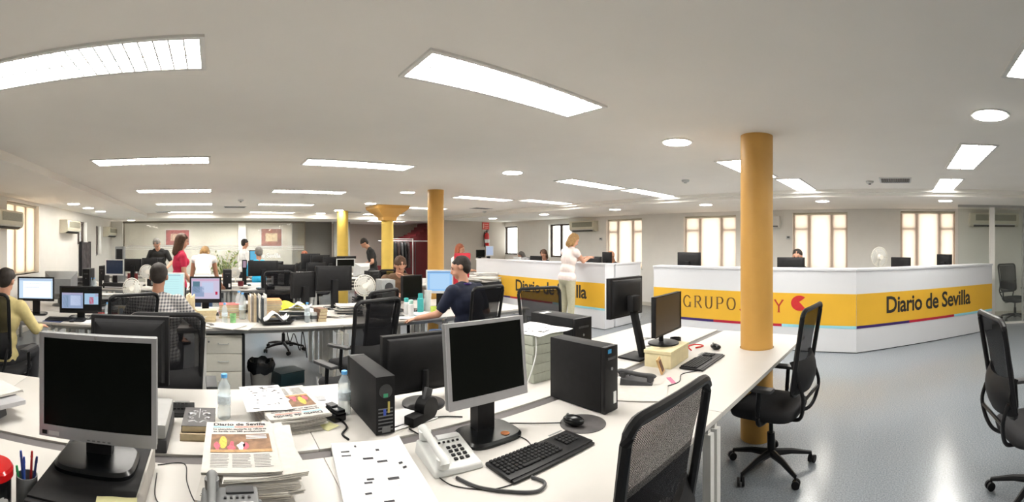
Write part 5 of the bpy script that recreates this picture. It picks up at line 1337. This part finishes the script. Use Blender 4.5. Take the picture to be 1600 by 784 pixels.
newspaper('second newspaper under the open one, sticking out over the drawers', AY(352, 4.53).x, 4.50, .758, .9, .26, .36, .006)
uprights('thin magazine standing upright in the long row near the centre', AY(389, 4.85).x, 4.85, .75, 13, 'upright magazines', .29, .22, .014)
for k in range(8): book('book in the pile under the orange cover' if k < 7 else 'orange covered book on top of the centre pile', AY(425, 4.98).x, 4.98, .75 + k * .0275, R.uniform(-.1, .1), .20, .25, .027, ORANGE if k == 7 else PALE[(k * 3) % 8], 'books under the orange cover' if k < 7 else None)
zt = pile('white print in the heap under the bright yellow folder', AY(461, 4.9).x, 4.9, .75, 9, 'prints under the yellow folder', .34, .26, .012, .5, [PAPER, PAPER, PALE[3], PALE[6]])
t = thing('plastic_folder', 'bright yellow folder on the heap of prints', 'folder', (AY(452, 4.95).x, 4.98, zt), .3)
B().sheet(lambda u, v: V(((u - .5) * .30, (v - .5) * .24, .07 * math.sin(u * PI) * (.4 + v * .6) + .002)), 10, 6, .003).obj('folder_cover', YELLOW, t, fix=False)
flat_sheet('white crumpled sheet with yellow edge beside the yellow folder', AY(470, 4.85).x, 4.85, zt + .001, -.3, .24, .24, PAPER, .05)
flat_sheet('small yellow flyer right of the yellow folder', AY(466, 4.83).x, 4.80, zt + .058, -.3, .12, .08, YELLOW, .01)
pile('white letter in the low heap behind the water bottle', AY(484, 5.05).x, 5.05, .75, 6, 'letters behind the bottle', .22, .30, .012, .6, [PAPER, PALE[3], PALE[5]])
bottle('small water bottle with blue cap right of the yellow folder', AY(480, 4.66).x, 4.66)
t = cup('white mug with a dark print right of the water bottle', AY(490, 4.66).x + .01, 4.70, PAPER, .042, .10); B().lathe([(.043, .03), (.0435, .07)], n=18).obj('mug_print', PALE[6], t)
for k in range(4): book('dark brown book standing against the mug', AY(501, 4.72).x + k * .0, 4.72, .75 + k * .0355, .1 * k, .10, .15, .035, mat('book_brown', (.20, .11, .07), .6, noise=.4, nscale=20), 'dark brown books')
t = thing('paper_tray', 'black tray holding crumpled white paper at the desk front', 'tray', (AY(431, 4.66).x, 4.64, .75), .05)
B().sheet(lambda u, v: V(((u - .5) * .36, (v - .5) * .26, .035 * (max(0, abs(u - .5) - .38) / .12 + max(0, abs(v - .5) - .36) / .14) + .006)), 16, 12, .004).obj('tray_shell', BLACK, t, fix=False)
flat_sheet('crumpled white paper lying in the black tray', AY(431, 4.66).x, 4.66, .762, .1, .26, .17, PAPER, .075)
pile('white magazine in the heap behind the aisle chair', AY(545, 5.0).x, 5.0, .75, 10, 'magazines behind the aisle chair', .3, .22, .013, .4, [PALE[5], PALE[3], PAPER, PALE[6]])
pile('newspaper in the messy heap left of the white spray can', AY(603, 4.8).x, 4.8, .75, 9, 'newspapers left of the spray can', .36, .28, .014, .5, [NEWS, PAPER, PALE[6], NEWS], 'newspaper', 'newspaper')
def can(label, px, y, m1, m2, h=.2, r=.034):
    t = thing('spray_can', label, 'can', (AY(px, y).x, y, .75)); B().lathe([(r, 0), (r, h * .72), (r * .8, h * .76)], n=18).obj('can_body', m1, t); B().lathe([(r * .78, h * .7605), (r * .78, h * .98), (r * .6, h)], n=18).obj('cap', m2, t)
can('white spray can with pale green top at the desk front', 642, 4.62, PAPER, mat('mint', (.45, .75, .65), .5, noise=.05)); can('white spray can behind the first one, with teal top', 635, 4.80, PAPER, TEAL); can('teal bottle in front of the pale blue screen', 657, 4.86, TEAL, TEAL, .24, .04)
for k in range(5): cup('white cup in the leaning stack below the pale blue screen', AY(667, 4.92).x + .004 * k, 4.92, PAPER, .05, .055, .75 + k * .052)['group'] = 'stacked white cups'
cup('lime green cup by the hand of the man in navy', AY(681, 4.66).x, 4.72, mat('lime', (.50, .62, .10), .5, noise=.05), .04, .085)
flat_sheet('open magazine with blue picture under the arm of the man in navy', AY(665, 4.6).x, 4.60, .75, .3, .3, .21, mat('magazine_blue', (.40, .58, .66), .6, noise=.4, nscale=15), .006)
flat_sheet('white open magazine lying by the white spray can', AY(630, 4.55).x, 4.56, .75, -.2, .32, .2, PAPER, .008)
pile('white sheet of the scattered papers beside the spray cans', AY(655, 4.7).x + .05, 4.74, .75, 3, 'papers beside the spray cans', .2, .28, .004, .9, [PAPER, NEWS])
pile('dark binder in the low heap beside the pale grey computer', AY(585, 5.5).x - .12, 5.55, .75, 5, 'dark binders by the pale grey computer', .26, .26, .035, .3, [DGREY, BLACK2, PALE[6]], 'binder', 'binder')
pile('printed page in the spread in front of the wide black monitor', AY(520, 5.1).x, 5.0, .75, 4, 'printed pages before the wide monitor', .24, .3, .006, .9, [PAPER, NEWS, PALE[3]])
keyboard('black keyboard in front of the man in the checked shirt', AY(262, 4.75).x, 4.78, 0)
keyboard('black keyboard under the picture monitor', AY(335, 5.3).x, 5.3, 0)
pile('thin folder in the heap behind the upright magazines', AY(402, 5.4).x, 5.45, .75, 8, 'thin folders behind the upright magazines', .3, .24, .016, .3, [PALE[0], PALE[2], PALE[4], BLACK2])
cup('dark cup beside the lime green cup', AY(690, 4.85).x, 4.86, BLACK, .035, .09)
# black cabinet with papers, right end of the bench
t = thing('printer', 'black printer with newspapers on top behind the man in navy', 'printer', (AY(757, 5.5).x - .15, 5.35, .75), 0)
B().bb(-.22, .22, -.2, .2, .0, .30, .01).obj('printer_body', BLACK2, t); B().bb(-.2, .2, -.203, -.2005, .05, .11).obj('paper_slot', BLACK, t); B().bb(.12, .2, -.204, -.2005, .2, .24).obj('control_panel', MGREY, t)
xp, zq = AY(757, 5.5).x - .15, 1.052
for k in range(6): newspaper('newspaper in the loose heap on the black printer', xp + R.uniform(-.08, .03), 5.33, zq + .009 * k, R.uniform(-.4, .4), .42, .34, .009, 'newspapers on the printer')
for k, (px, hh) in enumerate(((728, .1), (745, .08))): pass
chair('black mesh chair carrying the man in navy, seen from behind', 2.56, 3.90, .18)
chair('black mesh chair carrying the man in the yellow shirt', -1.93, 3.62, -.0)
chair('black mesh chair carrying the man in the checked shirt', -.86, 3.92, .6)

# ================================================================== THIRD AND FOURTH BENCHES
CY0, CY1, CY2, CY3 = 8.2, 8.95, 8.98, 9.7
cxs = [-2.9, -1.3, .3, 1.9, 3.6]
for i in range(4):
    desk(['white desk with the small silver monitor and printer', 'white desk in front of the woman in white', 'white desk with the upright black tower', 'white desk left of the second column'][i], cxs[i], cxs[i + 1], CY0, CY1, leg_m=GSTEEL)
    desk(['rear white desk of the man in the black shirt', 'rear white desk beyond the woman in white', 'rear white desk near the man in bright blue', 'rear white desk in front of the flared column'][i], cxs[i], cxs[i + 1], CY2, CY3, leg_m=GSTEEL)
desk('white desk in front of the woman with red hair', 4.6, 6.3, 8.2, 8.95, leg_m=GSTEEL); desk('white desk beside the fire extinguisher wall', 4.6, 6.2, 8.98, 9.75, leg_m=GSTEEL)
for i, xx in enumerate((-2.2, -.3, 1.6, 3.6)): desk(['far desk by the left end of the glass', 'far desk near the plant', 'far desk left of the yellow column', 'far desk in front of the stairs'][i], xx - .8, xx + .8, 11.6, 12.4, leg_m=GSTEEL)
def far(px, y, py0, py1, kind, label, w=None, rz=0, **k):
    """a background monitor between image rows py0 (top) and py1 (bottom)"""
    d = y / math.cos(phi(px)); z0 = max(EYE - (py1 - CY) / F * d, .80); z1 = EYE - (py0 - CY) / F * d
    x = AY(px, y).x
    if kind == 'back': return monitor(label, x, y, PI + rz, w, z1 - z0, z0, BLACK, BLACK2, base='rect', **k)
    if kind == 'front': return monitor(label, x, y, rz, w, z1 - z0, z0, k.get('frame', BLACK), BLACK2, k.get('screen', SCREEN), None, 'rect')
far(179, 8.5, 405, 430, 'front', 'small silver framed monitor over a printer at the left', .38, 0, frame=LGREY, screen=mat('screen_navy', (.02, .03, .06), .2, noise=.1))
t = thing('printer', 'black printer on the desk under the small silver monitor', 'printer', (AY(182, 8.35).x, 8.33, .75)); B().bb(-.25, .2, -.1, .12, 0, .10, .01).obj('printer_body', BLACK2, t); B().bb(-.2, .15, -.14, -.1005, .02, .03).obj('paper_tray', PAPER, t)
tower('black computer tower left of the small silver monitor', AY(163, 8.7).x, 8.7, 0, .12, .4, .42)
tower('black computer tower on the desk by the left wall', AY(136, 6.9).x - .0, 7.0, 0, .12, .3, .45)
pile('dark box file in the heap by the left wall window', AY(120, 7.1).x, 7.1, .75, 6, 'box files by the left wall', .4, .3, .05, .2, [DGREY, MGREY, BLACK2], 'box file', 'box_file')
desk('desk by the left wall beyond the tube monitor', -3.3, -1.6, 6.75, 7.45, leg_m=GSTEEL)
for k, px in enumerate((146, 151)): bottle('clear bottle in the pair beside the black tower by the left wall', AY(px, 7.1).x, 6.95, True)['group'] = 'bottles by the left wall'
pile('loose paper in the heap under the small silver monitor', AY(152, 7.0).x + .1, 6.95, .75, 4, 'papers by the left wall', .3, .2, .01, .6, [PAPER, PALE[3]])
t = thing('loudspeaker', 'tall dark grey loudspeaker by the left wall', 'loudspeaker', (AY(188, 11.5).x, 11.5, .0)); B().bb(-.12, .12, -.12, .12, 0, 1.55, .02).obj('speaker_case', MGREY, t); B().bb(-.085, .085, -.124, -.1205, 1.0, 1.48).obj('speaker_cloth', BLACK2, t)
o = far(208, 9.0, 404, 424, 'back', 'black monitor back with a dark red picture stuck on it', .36); B().bb(-.11, .11, .052, .055, .10, .25).obj('picture_sticker', mat('sticker_dark_red', (.16, .02, .02), .5, noise=.6, nscale=20), o)
far(234, 8.9, 403, 420, 'back', 'black monitor back in front of the man in black', .32); far(246, 9.45, 402, 415, 'back', 'black monitor back with a white label near the man in black', .3)
for k, px in enumerate((213, 222, 231)): tower(['pale grey computer at the left end of the far grey trio', 'pale grey computer in the middle of the far grey trio', 'pale grey computer at the right end of the far grey trio'][k], AY(px, 12.0).x, 12.0, 0, .17, .35, .40, MGREY, front=MGREY)
fan('pale desk fan on the third bench left of the woman in red', AY(229, 8.45).x, 8.45, .4)
tower('black computer standing on the third bench, right of the woman in white', AY(355, 8.4).x, 8.45, .0, .16, .4, .37)
pile('white letter in the heap on the desk right of the bending woman', AY(338, 8.6).x, 8.6, .75, 5, 'letters right of the bending woman', .4, .3, .02, .5, [PAPER, PALE[3], PALE[6]])
pile('paper in the flat heap beside the black tower of the third bench', AY(372, 8.5).x, 8.5, .75, 4, 'papers beside the third bench tower', .4, .3, .012, .5, [PAPER, PALE[5]])
cup('red and dark pot on the third bench', AY(376, 8.45).x, 8.42, MAROON, .06, .14)
pile('cardboard file in the heap near the leafy plant', AY(340, 9.3).x, 9.3, .75, 6, 'files near the plant', .5, .3, .02, .4, [PALE[7], PAPER, PALE[0]])
cup('brown round pot behind the third bench tower', AY(354, 9.5).x, 9.5, mat('pot_brown', (.28, .13, .07), .6, noise=.2), .10, .22)
fan('far fan seen between the tower and the black monitors', AY(367, 9.4).x, 9.3, -.3).scale = (.8,) * 3
far(382, 9.0, 406, 420, 'front', 'narrow monitor edge beside the wide black monitor', .10, screen=em('mag', (.5, .35, .45), .8))
far(411, 7.9 + .4, 407, 431, 'back', 'wide black monitor back below the man in bright blue', .58)
far(399, 10.75, 391, 408, 'front', 'lit cyan blue monitor in front of the man in bright blue', .30, screen=em('lit_blue', (.15, .50, .75), 1.0))
far(430, 9.0, 408, 420, 'back', 'black monitor back right of the wide one', .34)
t = thing('desk_telephone', 'dark telephone and papers under the wide black monitor', 'telephone', (AY(420, 8.3).x, 8.35 - .1, .75)); B().bb(-.1, .1, -.08, .08, 0, .06, .01).obj('phone_body', BLACK, t); B().bb(-.08, -.04, -.09, .09, .0605, .09, .01).obj('handset', BLACK2, t)
far(447, 8.9, 413, 428, 'back', 'low black monitor back left of the white upright papers', .36)
t = thing('paper_box', 'white open box of papers in front of the upright files', 'box', (AY(437, 9.2).x, 9.2, .75)); B().bb(-.16, .16, -.12, .12, 0, .22, .004).obj('box_body', PAPER, t); B().bb(-.1, .1, -.123, -.1205, .06, .14).obj('box_print', GREYINK, t)
uprights('white document standing in the left upright row beyond the bench', AY(446, 9.1).x, 9.1, .75, 14, 'upright documents left', .26, .22, .02, [PALE[5], PAPER, NEWS, PALE[0]]); uprights('grey document standing in the right upright row beyond the bench', AY(463, 9.1).x, 9.1, .75, 10, 'upright documents right', .26, .22, .02, [LGREY, NEWS, PALE[4]])
far(485, 10.0, 396, 420, 'back', 'black monitor back in front of the dark niche', .46); far(500, 9.6, 398, 415, 'back', 'black monitor back with the red scarf beside it', .44); far(515, 9.2, 401, 420, 'back', 'black monitor back left of the yellow column', .30)
t = thing('scarf', 'red scarf hanging over a chair back before the dark niche', 'scarf', (AY(501, 9.9).x, 10.515, .80)); B().sheet(lambda u, v: V(((u - .5) * .10, .02 * math.sin(u * 6) - .07 * (.5 - v), .40 * v)), 6, 8, .012).obj('scarf_cloth', MAROON, t, fix=False)
far(540, 9.05, 404, 418, 'front', 'monitor with a white frame left of the flared column', .42, frame=LGREY, screen=SCREEN)
crt('white tube monitor turned away left of the man in dark clothes', AY(565, 9.3).x, 9.35, PI, .36, .30, .98 - .1, .30, LGREY, LGREY)
far(541, 9.5, 400, 404, 'back', 'thin black monitor edge above the white framed monitor', .46)
tower('black computer with a round badge in front of the man in dark clothes', AY(586, 8.5).x, 8.5, 0, .36, .35, .30)
pile('black and grey folder in the heap left of the brown shirt man', AY(552, 7.9).x, 8.35, .75, 6, 'folders left of the brown shirt man', .6, .3, .03, .2, [BLACK2, DGREY, PALE[3]])
far(494, 8.6, 402 + 8, 425, 'back', 'black monitor back at the centre of the third bench', .4)
pile('white paper in the heap left of the second column', AY(655, 8.4).x - .4, 8.5, .75, 7, 'papers left of the second column', .5, .3, .018, .5, [PAPER, PALE[5], PALE[3]])
desk('white desk directly left of the second amber column', 3.65, 4.55, 8.2, 8.95, leg_m=GSTEEL)
chair('black chair with the red scarf before the dark niche', AY(501, 9.9).x, 10.15, PI)
for k, px in enumerate((662, 676, 684)): cup(['white bowl on the desk left of the second column', 'dark pen pot left of the second column', 'white carton touching the second column'][k], AY(px, 8.6).x, 8.6, [PAPER, BLACK2, PAPER][k], .07 if k == 0 else .05, .10 + .03 * k)
t = thing('red_chair', 'red backed office chair before the woman with red hair', 'chair', (AY(722, 8.0).x, 8.02, 0), .1)
B().box((0, .0, 1.08), (.44, .05, .68), rot=M.Rotation(.1, 4, 'X'), bev=.03).obj('backrest', mat('chair_red', (.38, .015, .03), .8, noise=.1), t); B().box((0, -.24, .47), (.46, .44, .07), bev=.02).obj('seat', mat('chair_red', (0, 0, 0)), t)
B().cyl((0, -.24, .1), (0, -.24, .43), .03).obj('gas_lift', BLACK, t); B().box((0, .01, .62), (.06, .02, .25)).obj('back_strut', BLACK, t)
for k in range(5): a = 2 * PI * k / 5; B().tube([(0, -.24, .11), (.28 * math.cos(a), -.24 + .28 * math.sin(a), .05)], .02).cyl((.28 * math.cos(a), -.24 + .28 * math.sin(a), 0), (.28 * math.cos(a), -.24 + .28 * math.sin(a), .05), .025).obj('leg', BLACK, t)
desk('desk by the far dark framed windows', 6.9, 8.7, 10.6, 11.35)
far(751, 11.0, 390, 402, 'front', 'dark monitor left of the lit pale monitor by the windows', .32); far(765, 10.95, 384, 400, 'front', 'lit pale grey blue monitor by the far windows', .30, frame=LGREY, screen=em('lit_grey', (.50, .58, .75), .9))
pile('white and dark paper in the heap on the desk by the far windows', AY(765, 8.5).x - .1, 8.5, .75, 8, 'papers by the far windows', .5, .3, .022, .4, [PAPER, BLACK2, PALE[5], PALE[3]])
pile('cream file in the heap before the woman with red hair', AY(738, 8.6).x - .1, 8.6, .75, 6, 'files before the red haired woman', .4, .3, .02, .4, [PALE[7], PAPER, PALE[5]])
desk('far desk of the man in bright blue', .2, 1.6, 10.5, 11.05, leg_m=GSTEEL)
# plant by the glass
t = thing('potted_plant', 'leafy green potted plant in front of the far glass partition', 'plant', (AY(350, 13.2).x, 13.2, 0))
B().lathe([(.14, 0), (.19, .3), (.17, .3), (.15, .26), (.001, .26)], n=18).obj('pot', DGREY, t)
b = B(); lf = B(); rp = random.Random(3)
for k in range(16):
    a = rp.uniform(0, 2 * PI); r_ = rp.uniform(.15, .62); h_ = rp.uniform(.85, 1.45)
    pts = spline([(0, 0, .26), (r_ * .3 * math.cos(a), r_ * .3 * math.sin(a), .26 + (h_ - .26) * .6), (r_ * math.cos(a), r_ * math.sin(a), h_)], 5); b.tube(pts, .008, 5)
    for p in pts[4:]:
        for _ in range(6):
            d = V((rp.uniform(-1, 1), rp.uniform(-1, 1), rp.uniform(-.4, .9))).normalized(); s_ = d.cross(V((0, 0, 1))).normalized() * .022; q = p + d * .02; e = p + d * rp.uniform(.10, .17)
            lf.bm.faces.new([lf.bm.verts.new(v) for v in (q, (q + e) / 2 + s_, e, (q + e) / 2 - s_)])
b.obj('stem', BEIGE, t); tag(lf.obj('foliage', mat('leaf_pale', (.20, .28, .07), .6, noise=.3, nscale=10), t, fix=False), kind='stuff')

# ------------------------------------------------ things behind the counters
def onc(px, x, z_top, w, h, label, rz, **k): p = AX(px, x); return monitor(label, p.x, p.y, rz, w, h, z_top - h, BLACK, BLACK2, base='rect', **k)
onc(1077, 7.0, 1.46, .46, .30, 'black monitor seen from behind above the long counter, left of the column', -PI / 2 + .0 + PI, depth=.05).name
p = AX(1236, 7.0); monitor('black monitor above the long counter, right of the column', p.x, p.y, PI / 2 + .1, .46, .29, 1.10, BLACK, BLACK2)
p = AX(928, 7.0); monitor('top of a black monitor behind the far left counter, right of the woman', p.x, p.y, PI / 2, .42, .30, 1.05, BLACK, BLACK2)
p = AX(949, 7.3); monitor('black monitor beside the bald man behind the counter', p.x, p.y, PI / 2, .24, .34, 1.10, BLACK, BLACK2)
p = AX(838, 7.2); monitor('low black monitor top left of the dark haired woman behind the counter', p.x, p.y, PI / 2, .40, .30, 1.02, BLACK, BLACK2)
p = AX(1408, 7.55); monitor('black monitor tilted above the right angled counter', p.x, p.y, PI / 2 - .7, .42, .29, 1.09, BLACK, BLACK2)
p = AX(1476, 8.05); monitor('small black monitor nearer the right end of the angled counter', p.x, p.y, PI / 2 - .55, .30, .26, 1.16, BLACK, BLACK2, depth=.07)
p = AX(1374, 7.35); fan('white desk fan behind the corner of the counters', p.x, p.y, PI / 2 + .4, 1.0).scale = (1.05, 1.05, 1.25)
t = thing('storage_box', 'white box carrying the fan behind the counter corner', 'box', (p.x, p.y, .75)); B().bb(-.14, .14, -.14, .14, 0, .248, .004).obj('box_body', CWHITE, t)
p = AX(812, 7.0); uprights('grey tray file standing on the far end of the left counter desk', p.x - .1, p.y, .75, 9, 'tray files behind the counter', .54, .25, .05, [LGREY, MGREY, GREYINK])
tag(B().bb(8.9, 9.5, 3.2, 4.7, 0, .95, .004).obj('low_cabinet', CWHITE), 'low white cabinet under the window behind the counter gap', 'cabinet')
desk('white desk end seen through the gap between the counters', 8.0, 8.8, 3.4, 5.0)

# ================================================================== PEOPLE
YS_ = mat('shirt_yellow', (.62, .52, .24), .9, noise=.08, nscale=20); NV = mat('polo_navy', (.008, .012, .032), .9, noise=.15); RS = mat('polo_red', (.55, .02, .07), .85, noise=.06)
WS = mat('top_white', (.76, .74, .72), .85, noise=.03); BS = mat('shirt_brown', (.14, .08, .045), .9, noise=.15); BK = mat('tee_black', (.012, .012, .012), .9, noise=.1)
BL = mat('shirt_bright_blue', (.02, .35, .60), .85, noise=.05); KH2 = mat('trousers_khaki', (.42, .40, .29), .9, noise=.05); CR = mat('top_cream_pink', (.74, .64, .61), .85, noise=.04); DK = mat('trousers_dark', (.03, .03, .035), .9, noise=.1)
PL = plaid_mat()
person('seated man in a pale yellow shirt seen from behind at the left edge', -1.95, 3.66, -.05, True, .06, .12, .12, 0, {1: ((-.0 + .30, .12, .80), (.22, .40, .78)), -1: ((-.27, .1, .82), (-.2, .38, .79))}, YS_, 1.7, DK, HAIR_D, 'short', SKIN, vox=.009, bulk=1.08)
person('seated man in a black and white checked shirt seen from behind', -.54, 4.0, -.05, True, .10, .12, .15, 0, {1: ((.37, .14, .80), (.30, .40, .76)), -1: ((-.35, .14, .80), (-.22, .40, .76))}, PL, 1.6, DK, HAIR_D, 'short', SKIN2, bulk=1.3, scale=1.04)
person('man in a navy polo shirt and jeans working at the pale blue screen', 2.61, 3.95, .25, True, .12, .12, .10, .75, {-1: ((-.30, .14, .80), (-.36, .40, .73)), 1: ((.30, .02, .78), (.25, .28, .73))}, NV, .75, DENIM, HAIR_D, 'short', SKIN, collar=NAVY, bulk=1.2, scale=1.08)
person('man in a brown shirt leaning on his hand, facing the camera', AY(622, 6.15).x, 6.2, PI - .25, True, .34, .2, .1, .1, {-1: ((-.24, .30, .82), (-.05, .38, 1.0)), 1: ((.27, .24, .82), (.06, .42, .80))}, BS, .8, DK, HAIR_B, 'short', SKIN, scale=1.1, bulk=1.1)
chair('black chair of the brown shirt man behind the second bench', AY(622, 6.20).x + .05, 6.42, PI - .25)
person('standing woman in a red polo shirt with brown hair looking right', AY(280, 7.0).x, 7.0, -1.25, False, .0, .08, .12, .1, {1: ((.24, .02, 1.13), (.22, .18, .93)), -1: ((-.22, .05, 1.13), (-.18, .25, 1.0))}, RS, .55, DK, HAIR_B, 'long', SKIN, True, scale=1.02)
person('woman in a white sleeveless top bending over the third bench', AY(317, 7.65).x, 7.62, -.05, False, .30, .5, .55, .1, {1: ((.22, .30, 1.02), (.30, .55, .82)), -1: ((-.22, .30, 1.02), (-.25, .55, .82))}, WS, .15, DENIM, HAIR_L, 'bob', SKIN2, True, scale=1.02)
person('standing grey haired man in a black shirt looking down', AY(250, 10.1).x, 10.1, PI - .2, False, .12, .2, .5, 0, {1: ((.30, .06, 1.15), (.22, .28, .98)), -1: ((-.30, .08, 1.15), (-.2, .3, .98))}, BK, .7, DK, HAIR_G, 'short', SKIN, scale=1.03, extra='glasses', vox=.011)
person('standing man in a white shirt near the poster behind the glass', AY(380, 11.4).x, 11.38, -1.2, False, .02, .05, .1, 0, {1: ((.25, .02, 1.18), (.15, .28, 1.32)), -1: ((-.25, 0, 1.15), (-.2, .25, 1.05))}, WS, 1.8, DK, HAIR_D, 'short', SKIN2, vox=.011)
person('seated man in a bright blue shirt with grey hair', AY(404, 10.2).x, 10.15, .1, True, .0, .05, .1, 0, None, BL, .8, DK, HAIR_G, 'short', SKIN2, vox=.011, scale=1.12)
person('man in a dark t-shirt standing head bowed between the yellow columns', AY(583, 10.3).x, 10.3, 1.35, False, .06, .22, .6, 0, {1: ((.27, .05, 1.12), (.2, .28, .98)), -1: ((-.27, .05, 1.12), (-.15, .3, .98))}, BK, .6, DK, HAIR_D, 'short', SKIN, vox=.011, scale=1.04)
person('seated woman with red hair behind the red chair', AY(731, 9.7).x - .05, 10.05, PI * 1.05, True, .05, .05, .1, .5, None, WS, .6, DK, HAIR_R, 'long', SKIN, True, vox=.011, scale=1.18)
person('grey haired person in a white top seated by the dark framed window', AY(793, 11.0).x, 10.2, 1.0, True, .05, .1, .25, 0, None, WS, .8, DK, HAIR_G, 'bob', SKIN, True, vox=.011, z=.02)
person('woman in a cream top and khaki trousers leaning on the far left counter', 5.97, AX(886, 5.97).y, -PI / 2 - .12, False, .10, .12, .28, -.1, {1: ((.17, .24, 1.22), (.12, .42, 1.275)), -1: ((-.17, .26, 1.22), (-.05, .44, 1.275))}, CR, .3, KH2, HAIR_L, 'bob', SKIN, True, scale=1.05, bulk=1.12)
person('dark haired woman seated behind the far left counter', 8.1, AX(853, 8.1).y, PI / 2 + .3, True, .1, .1, .25, 0, None, BK, .8, DK, HAIR_B, 'bob', SKIN, True, vox=.011, scale=1.08)
person('bald man seated behind the short end of the far left counter', 8.15, AX(962, 8.15).y, PI / 2 - .3, True, .1, .1, .3, .2, {1: ((.27, .2, .90), (.05, .25, 1.12)), -1: ((-.25, .15, .85), (-.15, .38, .85))}, BK, .8, DK, HAIR_D, 'none', SKIN2, vox=.011, scale=1.08)
person('person with dark hair almost hidden behind the monitor above the long counter', 7.75, AX(1246, 7.75).y, PI / 2, True, .0, .05, .1, 0, None, BK, .8, DK, HAIR_D, 'short', SKIN, vox=.012, scale=1.1)
person('person with reddish hair reclining behind the monitors by the dark niche', AY(473, 11.2).x, 11.0, PI * .9, True, -.1, .1, .1, 0, None, BK, .8, DK, HAIR_R, 'short', SKIN, vox=.012, scale=1.04)
